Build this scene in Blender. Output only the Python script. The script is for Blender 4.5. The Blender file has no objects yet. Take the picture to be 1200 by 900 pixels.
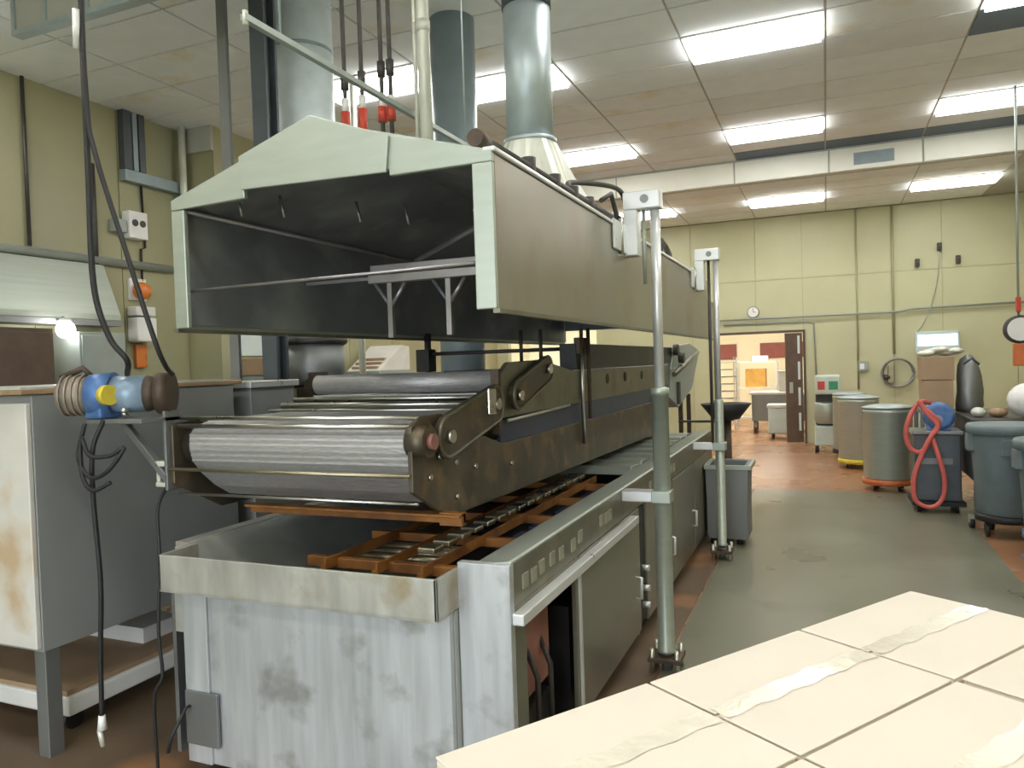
import bpy, math, random
from mathutils import Vector, Matrix
random.seed(7)
R = math.radians
scn = bpy.context.scene
COL = scn.collection
# ------------------------------------------------------------------ camera
yaw, roll, pitch, F = R(22.7), R(1.85), R(-1.5), 880.0
fw = Vector((-math.sin(yaw) * math.cos(pitch), math.cos(yaw) * math.cos(pitch), math.sin(pitch)))
r0 = Vector((math.cos(yaw), math.sin(yaw), 0)); u0 = r0.cross(fw)
rt = r0 * math.cos(roll) - u0 * math.sin(roll); up = u0 * math.cos(roll) + r0 * math.sin(roll)
cd = bpy.data.cameras.new('camera'); cam = bpy.data.objects.new('camera', cd); COL.objects.link(cam)
cd.sensor_width = 36; cd.lens = F / 1200 * 36; cd.clip_start = .02
cam.matrix_world = Matrix(((rt.x, up.x, -fw.x, 0), (rt.y, up.y, -fw.y, 0), (rt.z, up.z, -fw.z, 1.65), (0, 0, 0, 1)))
scn.camera = cam
# ------------------------------------------------------------------ world + exposure
w = bpy.data.worlds.new('world'); scn.world = w; w.use_nodes = True
w.node_tree.nodes['Background'].inputs[0].default_value = (.86, .93, 1.0, 1)
w.node_tree.nodes['Background'].inputs[1].default_value = 5.0
# unseen back-wall opening added to let in frontal fill light; a portal guides sampling
pd = bpy.data.lights.new('daylight_portal', 'AREA'); pd.shape = 'RECTANGLE'; pd.size = 4.6; pd.size_y = 3.3; pd.cycles.is_portal = True
po = bpy.data.objects.new('daylight_portal', pd); COL.objects.link(po); po.location = (-1.0, -3.05, 1.7); po.rotation_euler = (R(90), 0, R(0))
scn.view_settings.view_transform = 'Standard'; scn.view_settings.look = 'None'
scn.view_settings.gamma = 1; scn.view_settings.exposure = 0.27
scn.view_settings.use_curve_mapping = False
LAMP = 13.0        # brightness of the fluorescent troffers

# ------------------------------------------------------------------ materials
def mat(name, col, metal=0., rough=.5, var=.12, scale=6., stretch=(1, 1, 1), bump=0., col2=None, rvar=.1, detail=4, spots=None, coat=0., alpha=1.):
    m = bpy.data.materials.new(name); m.use_nodes = True
    nt = m.node_tree; N = nt.nodes; L = nt.links; b = N['Principled BSDF']
    tc = N.new('ShaderNodeTexCoord'); mp = N.new('ShaderNodeMapping'); mp.inputs['Scale'].default_value = stretch
    L.new(tc.outputs['Object'], mp.inputs[0])
    nz = N.new('ShaderNodeTexNoise'); nz.inputs['Scale'].default_value = scale; nz.inputs['Detail'].default_value = detail
    L.new(mp.outputs[0], nz.inputs[0])
    rp = N.new('ShaderNodeValToRGB'); rp.color_ramp.elements[0].position = .3; rp.color_ramp.elements[1].position = .7
    c2 = col2 if col2 else tuple(max(0, c * (1 - 2 * var)) for c in col)
    rp.color_ramp.elements[0].color = (*c2, 1); rp.color_ramp.elements[1].color = (*col, 1)
    L.new(nz.outputs['Fac'], rp.inputs[0]); out = rp.outputs[0]
    if spots:
        sc, lo, hi, sc_col = spots
        n2 = N.new('ShaderNodeTexNoise'); n2.inputs['Scale'].default_value = sc; n2.inputs['Detail'].default_value = 5
        L.new(tc.outputs['Object'], n2.inputs[0])
        r2 = N.new('ShaderNodeMapRange'); r2.inputs[1].default_value = lo; r2.inputs[2].default_value = hi
        L.new(n2.outputs['Fac'], r2.inputs[0])
        mx = N.new('ShaderNodeMix'); mx.data_type = 'RGBA'; L.new(r2.outputs[0], mx.inputs[0])
        L.new(out, mx.inputs[6]); mx.inputs[7].default_value = (*sc_col, 1); out = mx.outputs[2]
    L.new(out, b.inputs['Base Color'])
    b.inputs['Metallic'].default_value = metal
    rr = N.new('ShaderNodeMapRange'); rr.inputs[3].default_value = max(.03, rough - rvar); rr.inputs[4].default_value = min(1, rough + rvar)
    L.new(nz.outputs['Fac'], rr.inputs[0]); L.new(rr.outputs[0], b.inputs['Roughness'])
    if bump:
        bp = N.new('ShaderNodeBump'); bp.inputs['Strength'].default_value = bump; bp.inputs['Distance'].default_value = .01
        L.new(nz.outputs['Fac'], bp.inputs['Height']); L.new(bp.outputs[0], b.inputs['Normal'])
    if coat: b.inputs['Coat Weight'].default_value = coat
    if alpha < 1: b.inputs['Alpha'].default_value = alpha
    return m
def emit(name, col, s):
    m = bpy.data.materials.new(name); m.use_nodes = True; b = m.node_tree.nodes['Principled BSDF']
    b.inputs['Base Color'].default_value = (*col, 1); b.inputs['Emission Color'].default_value = (*col, 1)
    b.inputs['Emission Strength'].default_value = s; b.inputs['Roughness'].default_value = .4
    return m
M = {}
M['steel'] = mat('stainless', (.47, .52, .455), .55, .42, .05, 5, (1, .15, 6), rvar=.08)
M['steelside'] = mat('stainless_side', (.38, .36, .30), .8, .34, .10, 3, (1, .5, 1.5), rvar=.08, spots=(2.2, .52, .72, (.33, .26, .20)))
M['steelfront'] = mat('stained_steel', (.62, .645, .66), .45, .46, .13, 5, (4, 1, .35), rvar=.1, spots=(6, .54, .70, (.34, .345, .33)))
M['steellip'] = mat('lip_steel', (.60, .595, .54), .5, .42, .14, 6, (2, 1, .6), spots=(5, .53, .70, (.40, .335, .23)))
M['steelbright'] = mat('bright_steel', (.82, .84, .84), .5, .32, .05, 6)
M['galv'] = mat('galvanised', (.48, .56, .58), .5, .42, .08, 9, rvar=.08)
M['galvblue'] = mat('galvanised_blue', (.36, .44, .48), .4, .45, .1, 6)
M['greysteel'] = mat('grey_steel', (.30, .31, .31), .7, .5, .1, 3, (1, 1, .4))
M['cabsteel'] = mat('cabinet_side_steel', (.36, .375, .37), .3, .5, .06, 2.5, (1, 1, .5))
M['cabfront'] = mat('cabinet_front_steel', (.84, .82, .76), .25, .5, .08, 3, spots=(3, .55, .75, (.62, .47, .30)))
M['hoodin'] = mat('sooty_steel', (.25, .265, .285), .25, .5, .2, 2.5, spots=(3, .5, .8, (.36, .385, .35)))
M['hoodbar'] = mat('hood_bar', (.42, .40, .40), .8, .38, .1, 8)
M['greasy'] = mat('greasy_brown_steel', (.145, .122, .088), .5, .42, .25, 5, spots=(7, .52, .72, (.24, .16, .08)))
M['darkgreasy'] = mat('dark_greasy_steel', (.05, .05, .05), .5, .45, .2, 5)
M['olive'] = mat('olive_steel', (.26, .25, .19), .6, .4, .18, 5, spots=(6, .55, .75, (.17, .13, .08)))
M['mesh'] = mat('wire_belt', (.50, .49, .49), .45, .45, .1, 30, (1, .1, 4), bump=.3)
M['rod'] = mat('rod_steel', (.66, .65, .60), 1, .3, .05, 10)
M['brassy'] = mat('tarnished_rod', (.45, .40, .28), .9, .38, .1, 10)
M['orange'] = mat('burnt_orange_steel', (.40, .17, .04), .4, .5, .25, 7, col2=(.17, .07, .025))
M['bluish'] = mat('blue_band', (.08, .10, .17), .5, .4, .15, 4)
M['black'] = mat('black_rubber', (.022, .022, .022), 0, .55, .2, 20)
M['darkpipe'] = mat('dark_iron', (.09, .085, .08), .5, .5, .15, 12)
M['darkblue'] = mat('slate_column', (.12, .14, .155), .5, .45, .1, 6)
M['pad'] = mat('pad_plate', (.42, .40, .32), .4, .45, .1, 12)
M['galvpale'] = mat('pale_galvanised', (.78, .87, .90), .25, .45, .08, 7, rvar=.08)
M['basin'] = mat('basin_steel', (.52, .54, .50), .4, .42, .12, 4, spots=(4, .55, .75, (.33, .30, .22)))
M['white'] = mat('white_paint', (.80, .80, .77), 0, .4, .05, 5)
M['whiteplastic'] = mat('white_plastic', (.86, .86, .84), 0, .35, .03, 8)
M['creampipe'] = mat('cream_pipe', (.72, .73, .64), .2, .35, .06, 8)
M['redvalve'] = mat('red_valve', (.62, .07, .04), .1, .4, .1, 10)
M['blue'] = mat('blue_paint', (.10, .22, .50), .1, .38, .15, 14, spots=(14, .58, .72, (.2, .22, .26)))
M['lightblue'] = mat('pale_blue_paint', (.32, .44, .58), .2, .35, .15, 12)
M['yellow'] = mat('yellow_paint', (.75, .60, .06), 0, .4, .1, 12)
M['tan'] = mat('tan_motor', (.42, .36, .29), .4, .5, .15, 14)
M['brown'] = mat('brown_iron', (.12, .085, .06), .4, .55, .2, 12)
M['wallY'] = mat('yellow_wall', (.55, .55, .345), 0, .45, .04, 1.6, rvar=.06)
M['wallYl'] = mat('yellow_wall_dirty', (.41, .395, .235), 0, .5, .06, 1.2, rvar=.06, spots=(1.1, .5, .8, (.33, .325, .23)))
M['seam'] = mat('wall_joint', (.44, .43, .26), 0, .6, .04, 3)
M['cream'] = mat('cream_wall', (.80, .74, .52), 0, .5, .04, 2)
M['tile'] = mat('ceiling_tile_a', (.88, .94, .98), 0, .75, .03, 4)
M['tileb'] = mat('ceiling_tile_b', (.82, .87, .90), 0, .75, .04, 3)
M['tilec'] = mat('ceiling_tile_stained', (.88, .93, .95), 0, .75, .04, 3, spots=(1.9, .54, .74, (.76, .69, .52)))
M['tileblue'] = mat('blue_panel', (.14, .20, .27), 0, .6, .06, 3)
M['grid'] = mat('ceiling_grid', (.50, .50, .46), .1, .5, .04, 6)
M['soffit'] = mat('soffit_white', (.92, .93, .84), 0, .4, .03, 2)
M['lampface'] = emit('lamp_diffuser', (1, .985, .94), LAMP)
M['lampwarm'] = emit('lamp_diffuser_warm', (1, .95, .84), LAMP * 2.0)
M['screen'] = emit('screen_glow', (.62, .88, 1), 2.2)
M['bulb'] = emit('bulb_glow', (1, 1, .97), 22)  # stands in for a flash reflection
M['carton'] = mat('carton', (.80, .73, .62), 0, .7, .03, 3, bump=.03)
M['cartonside'] = mat('carton_side', (.80, .70, .55), 0, .75, .05, 3)
M['tape'] = mat('clear_tape', (.86, .80, .66), 0, .16, .06, 9, (3, 3, 1), bump=.35, coat=.6)
M['cardboard'] = mat('brown_cardboard', (.42, .29, .18), 0, .8, .1, 4)
M['redhose'] = mat('red_hose', (.66, .14, .12), 0, .4, .06, 10)
M['bin'] = mat('grey_bin', (.16, .205, .22), 0, .5, .1, 8)
M['orangeplastic'] = mat('orange_plastic', (.66, .17, .05), 0, .45, .1, 8)
M['brownfloor'] = mat('greasy_brown_floor', (.17, .115, .07), 0, .42, .2, 2.2, rvar=.12, detail=7, spots=(1.6, .56, .72, (.36, .17, .07)))
M['wood'] = mat('wood', (.40, .27, .15), 0, .7, .15, 5, (8, 1, 1))
M['teal'] = mat('teal_grey', (.36, .41, .38), .3, .45, .06, 5)
M['paleteal'] = mat('pale_teal', (.60, .68, .62), 0, .5, .06, 5)
M['brownpanel'] = mat('brown_panel', (.13, .085, .06), 0, .5, .15, 6)
M['darkred'] = mat('dark_red', (.28, .08, .06), 0, .6, .1, 6)
M['amber'] = mat('amber_box', (.80, .45, .10), 0, .55, .12, 6)
M['green'] = mat('green_panel', (.05, .33, .16), 0, .45, .1, 6)
M['pinkbox'] = mat('rusty_pink', (.42, .19, .15), .1, .6, .2, 5)
M['orangelens'] = mat('orange_lens', (.80, .24, .05), 0, .3, .1, 6)
M['glass'] = mat('gauge_glass', (.8, .82, .8), 0, .12, .02, 4)
M['bag'] = mat('plastic_bag', (.87, .87, .85), 0, .3, .06, 14, bump=.3)
M['paleblue'] = mat('pale_blue_board', (.62, .72, .72), 0, .4, .05, 4)
# floors
def floor_mat(name, a, b, mortar, scale, rough, wet):
    m = bpy.data.materials.new(name); m.use_nodes = True; nt = m.node_tree; N = nt.nodes; L = nt.links; p = N['Principled BSDF']
    tc = N.new('ShaderNodeTexCoord'); br = N.new('ShaderNodeTexBrick')
    br.inputs['Color1'].default_value = (*a, 1); br.inputs['Color2'].default_value = (*b, 1); br.inputs['Mortar'].default_value = (*mortar, 1)
    br.inputs['Scale'].default_value = scale; br.inputs['Mortar Size'].default_value = .02
    L.new(tc.outputs['Object'], br.inputs[0])
    nz = N.new('ShaderNodeTexNoise'); nz.inputs['Scale'].default_value = .9; nz.inputs['Detail'].default_value = 6; L.new(tc.outputs['Object'], nz.inputs[0])
    mx = N.new('ShaderNodeMix'); mx.data_type = 'RGBA'; mx.blend_type = 'MULTIPLY'; mx.inputs[0].default_value = .55
    rp = N.new('ShaderNodeValToRGB'); rp.color_ramp.elements[0].position = .35; rp.color_ramp.elements[1].position = .65
    rp.color_ramp.elements[0].color = (.55, .55, .5, 1); rp.color_ramp.elements[1].color = (1, 1, 1, 1)
    L.new(nz.outputs['Fac'], rp.inputs[0]); L.new(br.outputs['Color'], mx.inputs[6]); L.new(rp.outputs[0], mx.inputs[7]); L.new(mx.outputs[2], p.inputs['Base Color'])
    rr = N.new('ShaderNodeMapRange'); rr.inputs[1].default_value = .35; rr.inputs[2].default_value = .65
    rr.inputs[3].default_value = rough; rr.inputs[4].default_value = wet; L.new(nz.outputs['Fac'], rr.inputs[0]); L.new(rr.outputs[0], p.inputs['Roughness'])
    return m
M['redtile'] = floor_mat('red_quarry_tile', (.46, .21, .105), (.40, .185, .095), (.3, .2, .13), 6.5, .35, .22)
M['concrete'] = mat('wet_concrete', (.215, .21, .15), 0, .32, .12, 1.3, rvar=.14, detail=7, spots=(1.8, .55, .75, (.15, .145, .105)))

# ------------------------------------------------------------------ mesh builder
class MB:
    def __init__(s): s.v = []; s.f = []; s.sm = []
    def add(s, vs, fs, sm=False):
        o = len(s.v); s.v += [tuple(v) for v in vs]
        for k, f in enumerate(fs):
            s.f.append(tuple(i + o for i in f)); s.sm.append(sm[k] if isinstance(sm, list) else sm)
        return s
    def box(s, x0, x1, y0, y1, z0, z1, T=None):
        vs = [(x, y, z) for z in (z0, z1) for y in (y0, y1) for x in (x0, x1)]
        if T: vs = [T @ Vector(v) for v in vs]
        return s.add(vs, [(0, 2, 3, 1), (4, 5, 7, 6), (0, 1, 5, 4), (2, 6, 7, 3), (0, 4, 6, 2), (1, 3, 7, 5)])
    def cyl(s, p, q, r, n=16, r2=None):
        p = Vector(p); q = Vector(q); d = (q - p).normalized(); r2 = r if r2 is None else r2
        a = d.orthogonal().normalized(); b = d.cross(a); vs = []
        for c, rr in ((p, r), (q, r2)):
            vs += [c + a * math.cos(2 * math.pi * i / n) * rr + b * math.sin(2 * math.pi * i / n) * rr for i in range(n)]
        fs = [(i, (i + 1) % n, n + (i + 1) % n, n + i) for i in range(n)] + [tuple(range(n - 1, -1, -1)), tuple(range(n, 2 * n))]
        return s.add(vs, fs, [True] * n + [False, False])
    def tube(s, pts, r, n=8, closed=False):
        pts = [Vector(p) for p in pts]; K = len(pts); vs = []; ref = None
        for i, p in enumerate(pts):
            d = (pts[(i + 1) % K] - pts[i - 1]) if closed else (pts[min(i + 1, K - 1)] - pts[max(i - 1, 0)])
            d.normalize()
            if ref is None: ref = d.orthogonal().normalized()
            ref = (ref - d * ref.dot(d)); ref = ref.normalized() if ref.length > 1e-5 else d.orthogonal().normalized()
            b = d.cross(ref)
            vs += [p + ref * math.cos(2 * math.pi * k / n) * r + b * math.sin(2 * math.pi * k / n) * r for k in range(n)]
        fs = []; E_ = K if closed else K - 1
        for i in range(E_):
            j = (i + 1) % K
            fs += [(i * n + k, i * n + (k + 1) % n, j * n + (k + 1) % n, j * n + k) for k in range(n)]
        sm = [True] * len(fs)
        if not closed: fs += [tuple(range(n - 1, -1, -1)), tuple(range((K - 1) * n, K * n))]; sm += [False, False]
        return s.add(vs, fs, sm)
    def lathe(s, c, prof, n=24, axis='Z'):
        vs = []; c = Vector(c)
        for r, z in prof:
            for i in range(n):
                a = 2 * math.pi * i / n; p = (r * math.cos(a), r * math.sin(a), z)
                if axis == 'X': p = (p[2], p[0], p[1])
                if axis == 'Y': p = (p[1], p[2], p[0])
                vs.append(c + Vector(p))
        K = len(prof); fs = []
        for j in range(K - 1):
            fs += [(j * n + i, j * n + (i + 1) % n, (j + 1) * n + (i + 1) % n, (j + 1) * n + i) for i in range(n)]
        sm = [True] * len(fs); fs += [tuple(range(n - 1, -1, -1)), tuple(range((K - 1) * n, K * n))]; sm += [False, False]
        return s.add(vs, fs, sm)
    def prism(s, poly, a0, a1, axis='X'):
        def P(u, v, a): return {'X': (a, u, v), 'Y': (u, a, v), 'Z': (u, v, a)}[axis]
        n = len(poly); vs = [P(u, v, a0) for u, v in poly] + [P(u, v, a1) for u, v in poly]
        return s.add(vs, [tuple(range(n - 1, -1, -1)), tuple(range(n, 2 * n))] + [(i, (i + 1) % n, n + (i + 1) % n, n + i) for i in range(n)])
    def sheet(s, prof, x0, x1, t=.008):
        n = len(prof); vs = [(x, y, z) for x in (x0, x1) for y, z in prof]
        nrm = []
        for i in range(n):
            a = prof[max(i - 1, 0)]; b = prof[min(i + 1, n - 1)]; d = Vector((b[0] - a[0], b[1] - a[1])).normalized(); nrm.append((-d.y, d.x))
        vs += [(x, y - m[0] * t, z - m[1] * t) for x in (x0, x1) for (y, z), m in zip(prof, nrm)]
        fs = []
        for i in range(n - 1):
            fs += [(i, i + 1, n + i + 1, n + i), (2 * n + i, 3 * n + i, 3 * n + i + 1, 2 * n + i + 1)]
        for i in range(n - 1):
            fs += [(i, 2 * n + i, 2 * n + i + 1, i + 1), (n + i, n + i + 1, 3 * n + i + 1, 3 * n + i)]
        fs += [(0, n, 3 * n, 2 * n), (n - 1, 3 * n - 1, 4 * n - 1, 2 * n - 1)]
        return s.add(vs, fs)
    def ball(s, c, rx, ry, rz, n=16, m=10):
        c = Vector(c); vs = [c + Vector((0, 0, -rz))]
        for j in range(1, m):
            t = -math.pi / 2 + math.pi * j / m
            vs += [c + Vector((rx * math.cos(t) * math.cos(2 * math.pi * i / n), ry * math.cos(t) * math.sin(2 * math.pi * i / n), rz * math.sin(t))) for i in range(n)]
        vs.append(c + Vector((0, 0, rz))); fs = [(0, 1 + (i + 1) % n, 1 + i) for i in range(n)]
        for j in range(m - 2): fs += [(1 + j * n + i, 1 + j * n + (i + 1) % n, 1 + (j + 1) * n + (i + 1) % n, 1 + (j + 1) * n + i) for i in range(n)]
        e = len(vs) - 1; fs += [(e, 1 + (m - 2) * n + i, 1 + (m - 2) * n + (i + 1) % n) for i in range(n)]
        return s.add(vs, fs, True)
    def mesh(s, name, m):
        me = bpy.data.meshes.new(name); me.from_pydata(s.v, [], s.f); me.polygons.foreach_set('use_smooth', s.sm)
        me.materials.append(M[m] if isinstance(m, str) else m); me.update(); return me
    def build(s, name, m, parent=None, bev=0., loc=None):
        o = bpy.data.objects.new(name, s.mesh(name, m)); COL.objects.link(o)
        if loc: o.location = loc
        if parent: attach(o, parent)
        if bev:
            b = o.modifiers.new('bevel', 'BEVEL'); b.width = bev; b.segments = 2; b.limit_method = 'ANGLE'; b.angle_limit = R(40)
        return o
INV = {}
def wmat(o):
    m = Matrix.LocRotScale(o.location, o.rotation_euler, o.scale)
    return (wmat(o.parent) @ o.matrix_parent_inverse @ m) if o.parent else m
def attach(o, p):
    o.parent = p; o.matrix_parent_inverse = wmat(p).inverted()
def tag(o, label, cat, group=None):
    o['label'] = label; o['category'] = cat
    if group: o['group'] = group
    return o
def thing(name, label, cat, loc=(0, 0, 0), group=None):
    o = bpy.data.objects.new(name, None); COL.objects.link(o); o.location = loc; o.empty_display_size = .1
    return tag(o, label, cat, group)
def struct(o): o['kind'] = 'structure'; return o
def copy_tree(o, off, label=None, parent=None):
    c = o.copy(); COL.objects.link(c)
    if parent is None:
        c.location = o.location + Vector(off)
        if label: c['label'] = label
    else: c.parent = parent
    for ch in [x for x in COL.objects if x.parent == o]: copy_tree(ch, off, None, c)
    return c
def spline(pts, n=8):
    P = [Vector(p) for p in pts]; P = [2 * P[0] - P[1]] + P + [2 * P[-1] - P[-2]]; out = []
    for i in range(1, len(P) - 2):
        a, b, c, d = P[i - 1:i + 3]
        for k in range(n):
            t = k / n; out.append(.5 * ((2 * b) + (c - a) * t + (2 * a - 5 * b + 4 * c - d) * t * t + (3 * b - a - 3 * c + d) * t ** 3))
    out.append(P[-2]); return out

# ================================================================== THE ROOM
ZC, ZF = 4.57, 4.25            # near ceiling, lower ceiling beyond the soffit
XL, XR, YF, YB = -7.1, 3.2, 15.0, -3.0
struct(MB().box(XL - .3, XR + .2, YB - .2, 22.2, -.1, 0).build('floor', 'redtile'))
cp = MB().prism([(-.83, -2.9), (3.1, -2.9), (3.1, 3.5), (1.24, 5.9), (1.25, 8.0), (1.25, 9.75), (-.83, 9.75)], 0, .004, 'Z').build('floor_concrete', 'concrete'); struct(cp)
cp2 = MB().box(-7.0, -.9, -2.9, 2.0, 0, .004).build('floor_concrete_front', 'concrete'); struct(cp2)
struct(MB().box(-7.05, -.84, 2.01, 9.74, 0, .003).build('floor_brown', 'brownfloor'))
# ceiling with lay-in tiles
ceil = struct(MB().box(XL - .2, XR + .2, YB, 11.75, ZC + .012, ZC + .12).build('ceiling', 'grid'))
ceil2 = struct(MB().box(XL - .2, XR + .2, 11.8, YF + .1, ZF + .012, ZF + .12).build('ceiling_far', 'grid'))
PX, PY, X0, Y0 = 1.22, .61, .055, 7.0
tm = {k: MB().box(-PX / 2 + .011, PX / 2 - .011, -PY / 2 + .011, PY / 2 - .011, 0, .02).mesh('ceiling_tile', k) for k in ('tile', 'tileb', 'tilec', 'tileblue')}
NEAR_L = {(0, 0), (0, 5), (2, 0), (2, 5), (-2, 0), (-2, 5), (-3, -1), (0, -5), (0, -10), (2, -5), (2, -10), (-2, -10), (-5, 5), (-5, -6), (0, -15), (2, -15), (-3, -15), (-5, -15)}  # rearmost row is added out of view for frontal light
def put_tile(c, k, z, parent, xo=X0, yo=Y0, force=None):
    kind = force or random.choice(['tile', 'tile', 'tile', 'tileb', 'tilec'])
    o = bpy.data.objects.new('ceiling_tile', tm[kind]); COL.objects.link(o)
    o.location = (xo + PX * (c - .5), yo + PY * (k + .5), z); attach(o, parent)
for c in range(-5, 3):
    for k in range(-8, 8):
        if (c, k) in NEAR_L: continue
        blue = (c == 2 and k == 1) or (k == 7 and c >= 0)  # one panel, plus the last row before the soffit, in blue-grey
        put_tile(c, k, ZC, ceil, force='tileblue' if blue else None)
FAR_L = {(0, 2), (2, 2), (-2, 2), (-4, 2)}
for c in range(-5, 3):
    for k in range(0, 5):
        if (c, k) in FAR_L: continue
        put_tile(c, k, ZF, ceil2, yo=11.85)
def light(c, k, z, label, yo=Y0, group=None, warm=False):
    x, y = X0 + PX * (c - .5), yo + PY * (k + .5)
    t = thing('ceiling_light', label, 'ceiling light', (x, y, z), group)
    m = MB(); a, b = PX / 2 - .006, PY / 2 - .006
    for q in ((-a, a, -b, -b + .03), (-a, a, b - .03, b), (-a, -a + .03, -b + .03, b - .03), (a - .03, a, -b + .03, b - .03)): m.box(q[0] + x, q[1] + x, q[2] + y, q[3] + y, z - .012, z + .011)
    m.build('frame', 'white', t)
    MB().box(x - a + .03, x + a - .03, y - b + .03, y + b - .03, z - .05, z + .011).build('diffuser', 'lampwarm' if warm else 'lampface', t)
names = {(0, 0): 'large fluorescent ceiling light above the aisle beside the fryer', (0, 5): 'fluorescent ceiling light above the aisle, next before the soffit',
         (2, 0): 'fluorescent ceiling light beside the dark blue ceiling panel', (2, 5): 'fluorescent ceiling light over the grey bins, just before the soffit',
         (-2, 0): 'fluorescent ceiling light partly behind the round duct with dark top', (-2, 5): 'fluorescent ceiling light above the hood past the round duct',
         (-3, -1): 'fluorescent ceiling light behind the thin pipes with red valves'}
for (c, k) in NEAR_L:
    if (c, k) in names: light(c, k, ZC, names[(c, k)], group='fluorescent ceiling lights')
    else: light(c, k, ZC, 'recessed fluorescent ceiling light over the unseen part of the room', group='ceiling lights out of view')
for c, k, n in ((0, 2, 'fluorescent ceiling light beyond the soffit, in front of the doorway'), (2, 2, 'fluorescent ceiling light beyond the soffit, above the glowing screen'),
                (-2, 2, 'fluorescent ceiling light beyond the soffit, half behind the lift post'), (-4, 2, 'fluorescent ceiling light beyond the soffit, hidden above the hood')):
    light(c, k, ZF, n, yo=11.85, group='fluorescent ceiling lights')
# soffit between the two ceiling heights
sof = struct(MB().box(XL - .2, XR + .2, 11.72, 11.85, ZF - .03, ZC + .1).build('trim_1', 'grid'))
xs = [XL, -4.8, -3.0, -1.2, .1, 1.28, XR]
for a, b in zip(xs, xs[1:]): MB().box(a + .012, b - .012, 11.695, 11.72, ZF - .02, ZC - .03).build('soffit_panel', 'soffit', sof, .004)
gr = MB().box(.42, .93, 11.685, 11.70, 4.29, 4.46)
for q in range(6): gr.box(.44, .91, 11.675, 11.69, 4.305 + q * .025, 4.315 + q * .025)
tag(gr.build('air_grille', 'galvblue'), 'dark louvred air grille set in the white soffit', 'air grille')
# walls
def wall_with_holes(name, x0, x1, y0, y1, z1, holes, m):
    b = MB(); cur = x0
    for a, c, h in holes:
        b.box(cur, a, y0, y1, 0, z1); b.box(a, c, y0, y1, h, z1); cur = c
    b.box(cur, x1, y0, y1, 0, z1); return struct(b.build(name, m))
wf = wall_with_holes('wall_far', XL - .2, XR + .1, YF + .012, YF + .2, ZC, [(-6.35, -4.35, 2.35), (-1.95, -.38, 2.08)], 'seam')
vx = [-7.1, -6.36, -4.34, -3.0, -2.4, -1.2, -.37, .545, 1.13, 1.9, 3.0, 3.2]
for a, b in zip(vx, vx[1:]):
    for z0, z1 in ((0, 2.36), (2.36, 3.08), (3.08, ZF)):
        if a >= -6.4 and b <= -4.3 and z0 == 0: continue
        if z0 == 0 and -2.5 < a < -.4:
            if a == -2.4: MB().box(-2.4 + .006, -1.956, YF, YF + .02, 0, z1 - .006).build('wall_panel', 'wallY', wf)
            lo = 2.085
            MB().box(max(a, -1.95) + .006, b - .006, YF, YF + .02, lo, z1 - .006).build('wall_panel', 'wallY', wf); continue
        MB().box(a + .006, b - .006, YF, YF + .02, z0 + .003, z1 - .006).build('wall_panel', 'wallY', wf)
wl = struct(MB().box(XL - .2, XL - .012, YB, 7.1, 0, ZC).build('wall_left', 'seam'))
ys = [-3, -1.5, 0, 2.0, 3.3, 4.98, 6.0, 6.9]
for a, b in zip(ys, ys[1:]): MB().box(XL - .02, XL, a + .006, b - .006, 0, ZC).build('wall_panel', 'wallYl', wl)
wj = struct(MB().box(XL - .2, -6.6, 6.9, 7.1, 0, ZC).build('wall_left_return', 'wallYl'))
MB().box(XL, -6.6, 6.86, 6.9, 4.28, ZC).build('grey_band', 'grid', wj)
wl2 = struct(MB().box(-6.8, -6.612, 7.1, YF + .1, 0, ZC).build('wall_left_rear', 'seam'))
ys = [7.1, 8.3, 9.5, 10.7, 11.9, 13.1, 15.0]
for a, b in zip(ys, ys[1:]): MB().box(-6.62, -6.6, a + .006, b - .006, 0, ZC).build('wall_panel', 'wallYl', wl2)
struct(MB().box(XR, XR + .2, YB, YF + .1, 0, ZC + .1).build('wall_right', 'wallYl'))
wb_ = MB(); wb_.box(XL - .2, -3.3, YB - .2, YB, 0, ZC + .1); wb_.box(1.3, XR + .2, YB - .2, YB, 0, ZC + .1); wb_.box(-3.3, 1.3, YB - .2, YB, 3.35, ZC + .1)  # the middle gap is the added fill-light opening, out of view
struct(wb_.build('wall_back', 'wallY'))
struct(MB().box(-30, 30, -40, YB - .2, -.12, -.02).build('floor_yard', 'concrete'))  # unseen ground outside the added opening
# room beyond the doorways
struct(MB().box(-8.2, 1.7, 21.0, 21.2, 0, 3.3).build('wall_next_room', 'cream'))
struct(MB().box(-8.4, -8.2, 15.2, 21.2, 0, 3.3).build('wall_next_room_left', 'cream'))
struct(MB().box(1.5, 1.7, 15.2, 21.0, 0, 3.3).build('wall_next_room_right', 'cream'))
struct(MB().box(-8.4, 1.7, 15.2, 21.2, 3.2, 3.3).build('ceiling_next_room', 'tile'))
for x, n in ((-1.4, 'warm ceiling light in the room past the doorway'), (-5.2, 'warm ceiling light past the opening seen under the hood')):
    t = thing('ceiling_light', n, 'ceiling light', (x, 18, 3.2))
    MB().box(x - .65, x + .65, 17.3, 18.7, 3.18, 3.199).build('frame', 'white', t); MB().box(x - .6, x + .6, 17.35, 18.65, 3.17, 3.181).build('diffuser', 'lampwarm', t)
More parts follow.
